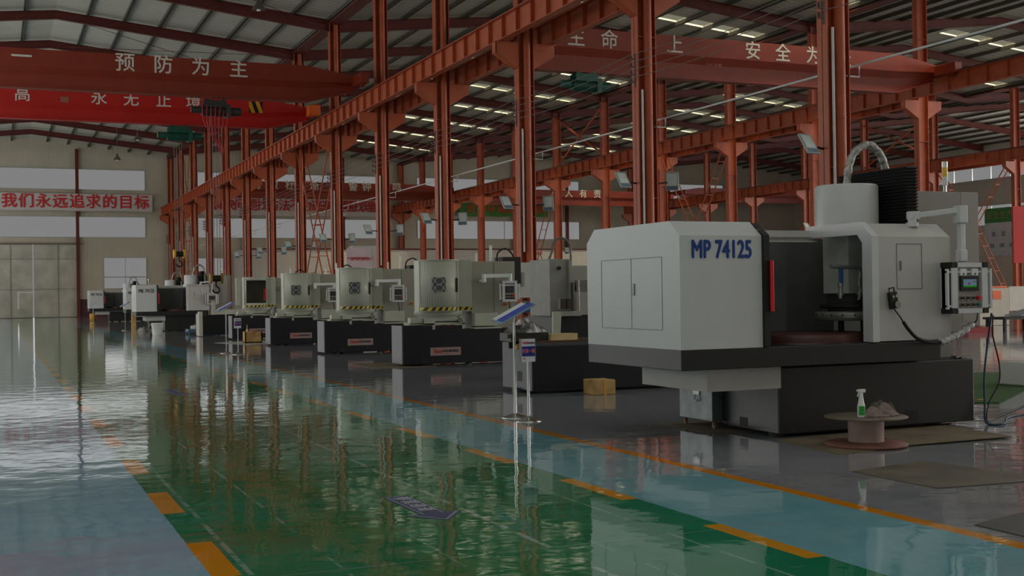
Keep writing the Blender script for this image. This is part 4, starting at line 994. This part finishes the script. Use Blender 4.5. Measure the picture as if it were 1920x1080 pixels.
t = thing('covered_part', 'dark machine part half wrapped in clear film on the long bed', 'machine part', (6.95, 15.6, .73))
b = B(); b.box(6.62, 7.2, 15.5, 15.9, .73, .84); b.cyl((6.6, 15.5, .8), (6.6, 15.55, .8), .03, n=10); b.build('part_body', mat('dark_brown_metal', (60, 54, 48), .5), t)
b = B(); b.box(6.7, 7.0, 15.55, 15.8, .84, .95); b.lathe((7.0, 15.7, .84), [(.08, 0), (.07, .12), (.03, .14)], 12); b.build('part_top', mat('dark_brown_metal', (60, 54, 48), .5), t)
drape('plastic_film', 'thin clear plastic film draped over the part on the long bed', 'plastic film', 6.92, 15.66, .842, .30, .26, .24, WRAP, 4)
b = B()
for x_, y_ in ((7.95, 15.5), (8.1, 15.55), (8.25, 15.45)): b.box(x_, x_+.12, y_, y_+.1, .73, .765); b.cyl((x_, y_+.1, .78), (x_+.1, y_+.1, .78), .015, n=8)
o = b.build('metal_offcuts', STEEL); tag(o, 'few bright metal pieces lying on the long dark bed by the white housing', 'metal pieces', kind='stuff')
# grey machine behind it
t = thing('vertical_machine', 'unpainted grey machine column on a black base, right of the third near column', 'machine', (8.3, 17.6, 0))
b = B(); b.box(8.35, 9.6, 17.6, 18.8, .04, 1.02); b.build('base', mat('navy_black_bed', (20, 22, 30), .42), t)
b = B(); b.add([(8.12, 17.3, .0), (8.20, 17.3, .0), (8.27, 17.3, 1.1), (8.12, 17.3, 1.1), (8.12, 17.34, .0), (8.20, 17.34, .0), (8.27, 17.34, 1.1), (8.12, 17.34, 1.1)], [(0, 1, 2, 3), (7, 6, 5, 4), (0, 3, 7, 4), (1, 5, 6, 2)]); b.build('side_shield', BEIGE, t)
b = B(); b.box(8.26, 8.62, 17.7, 18.5, 1.02, 1.95); b.box(8.58, 8.63, 17.66, 17.7, 1.1, 1.93); b.build('column', mat('cast_grey_paint2', (146, 144, 136), .5, var=.08, scale=6), t, bevel=.01)
b = B(); b.cyl((8.42, 17.66, 1.8), (8.42, 17.7, 1.8), .03, n=14); b.build('eye_hole', BLK, t)
b = B(); b.box(8.64, 8.95, 17.7, 18.4, 1.56, 1.84); b.box(8.66, 9.15, 17.55, 18.2, 1.03, 1.56); b.box(8.3, 8.7, 17.45, 17.7, 1.02, 1.1); b.build('slide_block', CAST, t, bevel=.01)
b = B(); b.box(8.66, 8.95, 17.54, 17.6, 1.42, 1.6); b.build('slide_cover', mat('stained_cover', (120, 118, 108), .5, var=.2), t)
b = B(); b.cyl((8.68, 17.5, 1.06), (8.68, 17.5, 1.6), .014, n=8); b.build('lead_screw', STEEL, t)
for x_ in (8.3, 8.42): b = B(); b.box(x_, x_+.1, 17.4, 17.5, 1.14, 1.3); b.build('motor', mat('brown_motor', (60, 48, 44), .5), t)
b = B(); b.tube(curve([(8.34, 17.9, 1.94), (8.4, 17.9, 2.08), (8.42, 17.9, 2.2), (8.56, 17.9, 2.3), (8.72, 17.9, 2.2), (8.74, 17.9, 1.84)], 6), .02, 8); b.build('hose', mat('grey_hose', (110, 108, 98), .5), t)
# switch box fixed on the third near column
t = thing('switch_box', 'pale grey switch box fixed to the third near orange column', 'switch box', (13.7, 31.6, 1.5))
b = B(); b.box(13.4, 13.96, 31.2, 31.84, 1.28, 2.28); b.build('box', mat('pale_switch_grey', (184, 186, 176), .5), t, bevel=.01)
b = B(); b.box(13.68, 13.76, 31.17, 31.2, 1.6, 2.0); b.build('lock_strip', mat('lock_grey', (140, 140, 136), .5), t)
t = thing('blue_pump', 'bright blue pump below the switch box on the third near column', 'pump', (13.3, 30.9, .9))
b = B(); b.box(13.32, 13.85, 31.2, 31.6, .85, 1.12); b.cyl((13.3, 31.15, .98), (13.9, 31.15, .98), .1, n=14); b.build('pump_body', BLUE, t, bevel=.02)
b = B(); b.cyl((13.2, 31.15, .98), (13.3, 31.15, .98), .06, n=12); b.cyl((13.5, 31.3, 0), (13.5, 31.3, .9), .04, n=8); b.build('pump_post', BLK, t)
# ---------------------------------------------------------------- floor stands
def board_stand(label, x, y, s=1.):
    T = thing('tilted_board_stand', label, 'sign stand', (x, y, 0))
    b = B(); b.lathe((x, y, 0), [(.155, 0), (.155, .006), (.12, .018), (.04, .04), (.02, .05)], 28); b.build('base', CHROME, T)
    b = B(); b.cyl((x, y, .03), (x, y, 1.14), .016, n=14); b.build('pole', CHROME, T)
    M = Matrix.Translation((x, y, 1.19)) @ Euler((math.radians(8), math.radians(-27), math.radians(-3))).to_matrix().to_4x4()
    b = B(); b.box(-.24, .22, -.15, .15, -.012, .006, M); b.build('board', mat('acrylic_board', (150, 176, 180), .3), T)
    b = B(); b.box(-.22, .21, -.135, .02, .006, .009, M); b.build('blue_print', BLUEB, T)
    b = B(); b.box(-.22, .21, .02, .135, .006, .009, M); b.build('white_print', PAPER, T)
    b = B(); b.box(.17, .2, -.02, .1, .009, .02, M); b.build('clip', STEEL, T)
    return T
bs = board_stand('tall chrome stand with tilted blue and white board, nearest to the camera', 5.37, 12.48)
copy_tree(bs, (5.37, 30.9, 0), 'tall chrome stand with tilted blue and white board before the timber crate')
copy_tree(bs, (5.41, 57.0, 0), 'tilted board stand in front of the foremost MK 74125 machine')
copy_tree(bs, (5.6, 79.0, 0), 'farthest tilted board stand by the leftmost white machine')
def sign_stand(label, x, y):
    T = thing('small_sign_stand', label, 'sign stand', (x, y, 0))
    b = B(); b.lathe((x, y, 0), [(.14, 0), (.14, .006), (.11, .016), (.03, .05), (.02, .06)], 28); b.build('base', CHROME, T)
    b = B(); b.cyl((x, y, .03), (x, y, .72), .015, n=14); b.build('pole', CHROME, T)
    M = Matrix.Translation((x, y, .775)) @ Matrix.Rotation(math.radians(4), 4, 'Z')
    b = B(); b.box(-.09, .085, -.03, .03, -.125, .125, M); b.build('sign_box', mat('sign_edge_grey', (110, 112, 106), .5), T, bevel=.003)
    b = B(); b.box(-.09, .072, -.033, -.03, -.125, .125, M); p = b.build('sign_face', PAPER, T)
    b = B(); b.box(-.09, .072, -.0345, -.033, -.065, .045, M); b.build('blue_band', NAVYB, p)
    text('sign_characters', '安装一组', .05, mat('pink_sign_text', (236, 130, 150), .6), p, (x-.008, y-.037, .765), bold=.035, sx=.78)
    text('sign_script', 'Sixin', .045, REDT, p, (x-.035, y-.036, .86), bold=.02); text('sign_small', '四星数控', .018, GRYT, p, (x+.035, y-.036, .855), bold=.01)
    text('sign_foot', '1号', .022, REDT, p, (x-.06, y-.036, .685), bold=.02)
    return T
s1 = sign_stand('small upright sign on chrome pole reading 安装一组, nearest to the camera', 5.34, 12.04)
copy_tree(s1, (5.5, 30.0, 0), 'small upright sign on chrome pole before the open grinder')
# ---------------------------------------------------------------- small things around the big machine
t = thing('tool_chest', 'galvanised metal chest on castors tucked under the white drip tray', 'chest', (6.8, 10.75, 0))
b = B(); b.box(6.62, 7.2, 10.375, 11.0, .075, .40); b.build('body', GALV, t, bevel=.005)
b = B(); b.tube(curve([(6.612, 10.62, .34), (6.60, 10.62, .28), (6.60, 10.66, .265), (6.60, 10.70, .28), (6.612, 10.70, .34)], 5), .006, 6); b.box(6.61, 6.62, 10.6, 10.72, .33, .37); b.build('handle', STEEL, t)
for x_, y_ in ((6.66, 10.4), (6.66, 10.95), (7.15, 10.4), (7.15, 10.95)):
    b = B(); b.cyl((x_-.012, y_, .028), (x_+.012, y_, .028), .028, n=14); b.box(x_-.016, x_+.016, y_-.012, y_+.012, .03, .075); b.build('castor', mat('brown_castor', (120, 100, 70), .5), t)
def plate(name, label, pts, z, m, th=.006, cat='mat', lift=None):
    n = 14
    b = B(); P = [Vector((x, y, 0)) for x, y in pts]; vs = []
    for i in range(n+1):
        for j in range(n+1):
            u, v = i/n, j/n
            p = P[0]*(1-u)*(1-v)+P[1]*u*(1-v)+P[2]*u*v+P[3]*(1-u)*v
            dz = 0
            if lift: dz = lift(u, v)
            vs.append((p.x, p.y, z+dz))
    N = (n+1)**2
    f = [(i*(n+1)+j, (i+1)*(n+1)+j, (i+1)*(n+1)+j+1, i*(n+1)+j+1) for i in range(n) for j in range(n)]
    b.add(vs+[(x, y, zz+th) for x, y, zz in vs], f+[tuple(N+k for k in q) for q in f])
    rim = [j for j in range(n+1)]+[i*(n+1)+n for i in range(1, n+1)]+[n*(n+1)+j for j in range(n-1, -1, -1)]+[i*(n+1) for i in range(n-1, 0, -1)]
    b.add([vs[k] for k in rim]+[(vs[k][0], vs[k][1], vs[k][2]+th) for k in rim], [(i, (i+1) % len(rim), len(rim)+(i+1) % len(rim), len(rim)+i) for i in range(len(rim))])
    o = b.build(name, m); tag(o, label, cat); return o
plate('floor_mat', 'large stained brown cardboard sheet under the cable spool', [(6.63, 9.3), (6.5, 8.22), (7.62, 8.42), (9.0, 9.6)], .001, CARD, lift=lambda u, v: .03*max(0, u-.8)*5*max(0, v-.75)*(1-v)*8)
plate('floor_mat', 'brown sheet reaching out to the right beside the black bed', [(7.6, 9.2), (7.35, 8.36), (8.56, 8.38), (8.72, 9.36)], .012, CARD)
plate('floor_mat', 'flat grey-brown steel plate lying alone on the grey floor, right foreground', [(5.96, 7.42), (5.97, 6.52), (7.0, 6.42), (6.82, 7.6)], .001, MATM)
plate('floor_mat', 'dark grey sheet at the right edge by the yellow line', [(5.24, 5.42), (5.22, 4.6), (6.0, 4.7), (5.85, 5.6)], .001, mat('dark_grey_sheet', (70, 68, 66), .5, var=.15))
plate('floor_mat', 'thin brown sheet under the castors of the metal chest', [(6.42, 11.1), (6.4, 10.05), (7.0, 10.0), (7.1, 11.1)], .001, CARD, th=.003)
plate('floor_mat', 'pale stained sheet at the left foot of the nearest beige grinder', [(6.75, 24.2), (6.7, 22.2), (7.9, 22.2), (7.6, 24.0)], .001, CARD)
plate('floor_mat', 'white sheet on the floor under the timber crate', [(6.3, 38.4), (6.9, 35.8), (8.5, 36.4), (7.9, 39.4)], .001, mat('dull_white_sheet', (170, 166, 158), .8), th=.004)
t = thing('cable_spool', 'upright cable spool with pale drum and reddish base, used as a table', 'spool', (7.08, 8.6, 0))
b = B(); b.lathe((7.08, 8.6, .008), [(.355, 0), (.36, .008), (.36, .02), (.15, .035), (.05, .035)], 44); b.build('lower_flange', SPOOLR, t)
b = B(); b.lathe((7.08, 8.6, .03), [(.155, 0), (.152, .07), (.155, .14), (.155, .225)], 36); b.build('drum', SPOOLW, t)
b = B(); b.lathe((7.08, 8.6, .25), [(.35, .0), (.36, .006), (.36, .014), (.05, .018)], 44); b.build('upper_flange', SPOOLD, t)
t = thing('spray_bottle', 'white spray bottle with green label standing on the cable spool', 'bottle', (6.95, 8.5, .268)); zb = .268
b = B(); b.lathe((6.95, 8.5, zb), [(.03, 0), (.034, .006), (.034, .1), (.026, .13), (.02, .17), (.017, .2), (.016, .215)], 22); b.build('bottle_body', PLAS, t)
b = B(); b.box(6.925, 6.99, 8.485, 8.515, zb+.215, zb+.245); b.box(6.905, 6.93, 8.49, 8.51, zb+.225, zb+.242); b.bar((6.928, 8.5, zb+.225), (6.912, 8.5, zb+.18), .008, .012); b.build('trigger_head', PLAS, t, bevel=.004)
b = B(); 
for k in range(6):
    a0 = math.radians(195+18*k); a1 = math.radians(195+18*(k+1)); r = .0345
    b.add([(6.95+r*math.cos(a0), 8.5+r*math.sin(a0), zb+.02), (6.95+r*math.cos(a1), 8.5+r*math.sin(a1), zb+.02), (6.95+r*math.cos(a1), 8.5+r*math.sin(a1), zb+.1), (6.95+r*math.cos(a0), 8.5+r*math.sin(a0), zb+.1)], [(0, 1, 2, 3)])
b.build('label', mat('green_bottle_label', (40, 160, 60), .4, var=.3, scale=40), t)
drape('cleaning_rag', 'crumpled pinkish rag lying on the cable spool beside the bottle', 'rag', 7.15, 8.52, .268, .18, .12, .115, RAG, 11)
drape('cleaning_rag', 'crumpled olive-grey rag heaped at the right rim of the cable spool', 'rag', 7.26, 8.62, .268, .12, .12, .15, RAG2, 5)
t = thing('timber_block', 'yellow-brown timber block on the floor before the long dark bed', 'timber', (7.6, 14.6, 0))
b = B(); b.box(7.46, 7.78, 14.6, 14.95, .0, .205); b.build('block', WOOD, t, bevel=.012)
b = B(); b.box(7.6, 7.64, 14.595, 14.6, .0, .2); b.build('paint_stripe', mat('ochre_stripe', (210, 164, 70), .6), t)
# crate and bits before the open grinder
t = thing('timber_crate', 'small yellow timber crate with notched top before the open grinder', 'crate', (7.3, 37.6, 0))
b = B(); b.prism([(7.0, 0), (7.52, 0), (7.52, .36), (7.4, .36), (7.27, .26), (7.15, .36), (7.0, .36)], 'y', 37.0, 37.04); b.box(7.0, 7.03, 37.0, 37.4, 0, .36); b.box(7.49, 7.52, 37.0, 37.4, 0, .36); b.box(7.0, 7.52, 37.36, 37.4, 0, .36); b.box(7.0, 7.52, 37.0, 37.4, .02, .05); b.build('boards', WOOD, t)
b = B(); b.lathe((7.1, 37.2, .05), [(.04, 0), (.04, .34), (.012, .42), (.012, .52)], 12); o = b.build('oil_can', WOOD2); tag(o, 'thin spouted can standing in the small timber crate', 'can')
t = thing('white_bucket', 'white bucket on the floor before the foremost MK 74125 machine', 'bucket', (5.9, 49.4, 0))
b = B(); b.lathe((5.9, 49.4, 0), [(.19, 0), (.23, .42), (.24, .43), (.24, .46), (.22, .46), (.18, .05), (.02, .04)], 24); b.build('bucket_body', PLAS, t)
b = B(); b.tube(curve([(5.68, 49.4, .42), (5.8, 49.25, .3), (6.0, 49.25, .3), (6.12, 49.4, .42)], 5), .008, 5); b.build('bucket_handle', STEEL, t)
t = thing('pallet_cart', 'low cart with grey part and light blue frame under the far machine', 'cart', (7.2, 49.0, 0))
b = B(); b.box(6.95, 8.1, 48.4, 49.2, .1, .2); 
for x_, y_ in ((7.0, 48.45), (8.05, 48.45), (7.0, 49.15), (8.05, 49.15)): b.cyl((x_-.03, y_, .06), (x_+.03, y_, .06), .06, n=12)
b.build('cart_frame', mat('slate_blue_cart', (80, 110, 140), .5), t)
b = B(); b.lathe((7.5, 48.8, .2), [(.4, 0), (.42, .12), (.3, .15), (.12, .2), (.1, .38), (.04, .4)], 20); o = b.build('cast_part', CAST); tag(o, 'round grey casting lying on the low blue cart', 'casting')
b = B(); b.box(6.2, 6.4, 62.0, 62.3, 0, .85); o = b.build('timber_post', WOOD); tag(o, 'short upright timber post at the foot of the middle far machine', 'timber')
drape('white_sack', 'small white sack on the floor under the foremost MK machine', 'sack', 6.0, 55.0, 0, .34, .25, .2, mat('sack_white', (170, 168, 158), .8), 3)
b = B(); b.lathe((5.9, 83.5, 0), [(.01, 0), (.2, .0), (.2, .5), (.05, .55)], 14); o = b.build('yellow_barrel', YEL); tag(o, 'small yellow drum beside the farthest white machine', 'drum')
b = B(); b.lathe((7.1, 41.9, .82), [(.3, 0), (.02, .9)], 16); 
# ---------------------------------------------------------------- hoses and background on the right
b = B(); pts = curve([(9.46, 9.5, 1.12), (9.40, 9.5, .82), (9.27, 9.42, .5), (9.2, 9.35, .2), (9.17, 9.3, .02), (9.3, 9.2, .015), (9.9, 9.7, .012), (10.8, 10.0, .012), (12.5, 10.9, .012)], 7)
b.tube(pts, .011, 7); o = b.build('air_hose', mat('blue_air_hose', (20, 62, 84), .5)); tag(o, 'blue air hose hanging at the right end of the big black bed', 'hose')
b = B(); pts = curve([(9.44, 9.46, 1.1), (9.42, 9.45, .9), (9.5, 9.45, .6), (9.46, 9.42, .4), (9.3, 9.4, .2), (9.22, 9.33, .02), (10.0, 9.9, .01), (12, 11.2, .01)], 7); b.tube(pts, .008, 6); o = b.build('thin_cable', BLK); tag(o, 'thin black cable dangling beside the blue air hose', 'cable')
t = plate('green_matting', 'green floor matting behind the big white machine at the right edge', [(8.5, 12.4), (11.0, 10.95), (15.5, 14.2), (12.6, 16.6)], .001, GRASS, th=.012)
b = B()
for k in range(3): b.box(10.72+.16*k, 10.80+.16*k, 11.55-.13*k, 11.62-.13*k, .013, .016)
o = b.build('yellow_edge_marks', YEL); tag(o, 'short yellow dashes along the near edge of the green matting', 'floor marks', kind='stuff')
b = B(); b.box(9.95, 10.08, 12.0, 12.12, .013, .1); o = b.build('small_black_box', BLK); tag(o, 'small black box standing on the green matting', 'box')
b = B(); b.box(13.05, 14.6, 12.35, 13.0, .013, .34); o = b.build('white_block', WHT2, bevel=.02); tag(o, 'low off-white box on the green matting at the right edge', 'box')
b = B(); b.lathe((14.15, 12.68, .34), [(.3, 0), (.42, .15), (.42, .3), (.3, .42), (.02, .45)], 26); o = b.build('white_drum', WHT2); tag(o, 'round white tank cut off by the right edge, above the off-white box', 'tank')
b = B(); b.box(26.95, 27.95, 28.0, 28.8, .0, .17); b.build('x', mat('dull_red_crate', (140, 24, 20), .6)); 
for o in list(bpy.data.objects):
    if o.name == 'x': o.name = 'red_crate'; o.data.name = 'red_crate'; tag(o, 'flat red crate on the far floor right of the control panel', 'crate')
t = thing('workbench', 'dark low workbench with sloping grey board at the far right', 'workbench', (30.4, 28, 0))
b = B(); b.box(28.4, 31.6, 28, 28.9, .38, .45); b.build('bench_top', BLK, t)
for x_, y_ in ((28.5, 28.1), (29.3, 28.1), (30.3, 28.1), (31.4, 28.1), (28.5, 28.8), (31.4, 28.8)):
    b = B(); b.box(x_-.04, x_+.04, y_-.04, y_+.04, 0, .38); b.build('leg', BLK, t)
b = B(); b.add([(29.2, 28.1, .47), (31.6, 28.1, 1.0), (31.6, 28.8, 1.0), (29.2, 28.8, .47), (29.2, 28.1, .5), (31.6, 28.1, 1.04), (31.6, 28.8, 1.04), (29.2, 28.8, .5)], [(0, 1, 2, 3), (7, 6, 5, 4), (0, 4, 5, 1), (1, 5, 6, 2), (2, 6, 7, 3), (3, 7, 4, 0)]); b.build('sloping_board', LGREY, t)
t = thing('parts_cabinet', 'cream machine cabinet with orange tag at the far right', 'cabinet', (31.5, 33, 0))
b = B(); b.box(32.3, 33.7, 33, 33.9, 0, 1.35); b.build('cabinet', mat('cream_cabinet', (186, 176, 160), .5), t, bevel=.02)
b = B(); b.box(32.4, 33.6, 32.99, 33.3, 1.35, 1.42); b.box(32.9, 33.3, 32.97, 33.0, .95, 1.25); b.build('orange_tag', ORG, t)
b = B(); b.box(33.9, 36.5, 33.2, 34.2, .5, 1.4); o = b.build('white_machine_block', CONC, bevel=.03); tag(o, 'long off-white machine block right of the cream cabinet', 'machine')
b = B(); b.box(31.0, 31.8, 33.5, 34.2, .75, .8); b.box(31.0, 31.05, 33.5, 33.55, 0, .75); b.box(31.75, 31.8, 33.5, 33.55, 0, .75); b.box(31.1, 31.6, 33.6, 34.0, .8, 1.15); o = b.build('side_table', mat('slate_side_table', (70, 74, 84), .5)); tag(o, 'small slate side table with a dark case, left of the cream cabinet', 'table')
b = B(); b.box(60.5, 61.2, 66.0, 66.2, 2.6, 3.5); o = b.build('wall_switch', mat('lock_grey', (140, 140, 136), .5)); bpy.data.objects.remove(o)
# ---------------------------------------------------------------- floor stickers
def arrow(name, label, tail, head, w, full=True):
    T = thing(name, label, 'floor sticker', (tail[0], tail[1], 0)); a = Vector((tail[0], tail[1], 0)); c = Vector((head[0], head[1], 0)); d = (c-a); L = d.length; d.normalize(); s_ = Vector((-d.y, d.x, 0))
    def P(u, v, z): q = a+d*u+s_*v; return (q.x, q.y, z)
    def shape(k, z, m, nm, par):
        hl = .26; pts = [(k, -w/2+k), (L-hl+k*.4, -w/2+k), (L-hl+k*.0, -w-.02+k*1.6), (L-k*1.8, 0), (L-hl, w+.02-k*1.6), (L-hl+k*.4, w/2-k), (k, w/2-k)]
        b = B(); n = len(pts); b.add([P(u, v, z) for u, v in pts]+[P(u, v, z+.0012) for u, v in pts], [tuple(range(n))[::-1], tuple(range(n, 2*n))]+[(i, (i+1) % n, n+(i+1) % n, n+i) for i in range(n)]); return b.build(nm, m, par)
    shape(0, .0006, PURP, 'sticker', T); shape(.012, .0012, mat('pale_sticker_line', (150, 152, 166), .75, spec=.2), 'outline', T); shape(.024, .0018, PURP, 'field', T)
    if full:
        ang = math.atan2(d.y, d.x)
        for i, ch in enumerate('参观通道'):
            q = a+d*(.13+.15*i); text('sticker_character', ch, .13, mat('pale_sticker_text', (176, 176, 188), .75, spec=.2), T, (q.x, q.y, .0042), Euler((0, 0, ang)), bold=.02, depth=.001)
    return T
arrow('floor_arrow', 'slate-purple arrow sticker with pale characters on the green lane, nearest to the camera', (2.53, 8.0), (2.56, 7.02), .17)
arrow('floor_arrow', 'far slate-purple arrow sticker on the green lane', (2.45, 19.2), (2.45, 17.9), .17, False)
for o in bpy.data.objects:
    if '_o' in o: del o['_o']
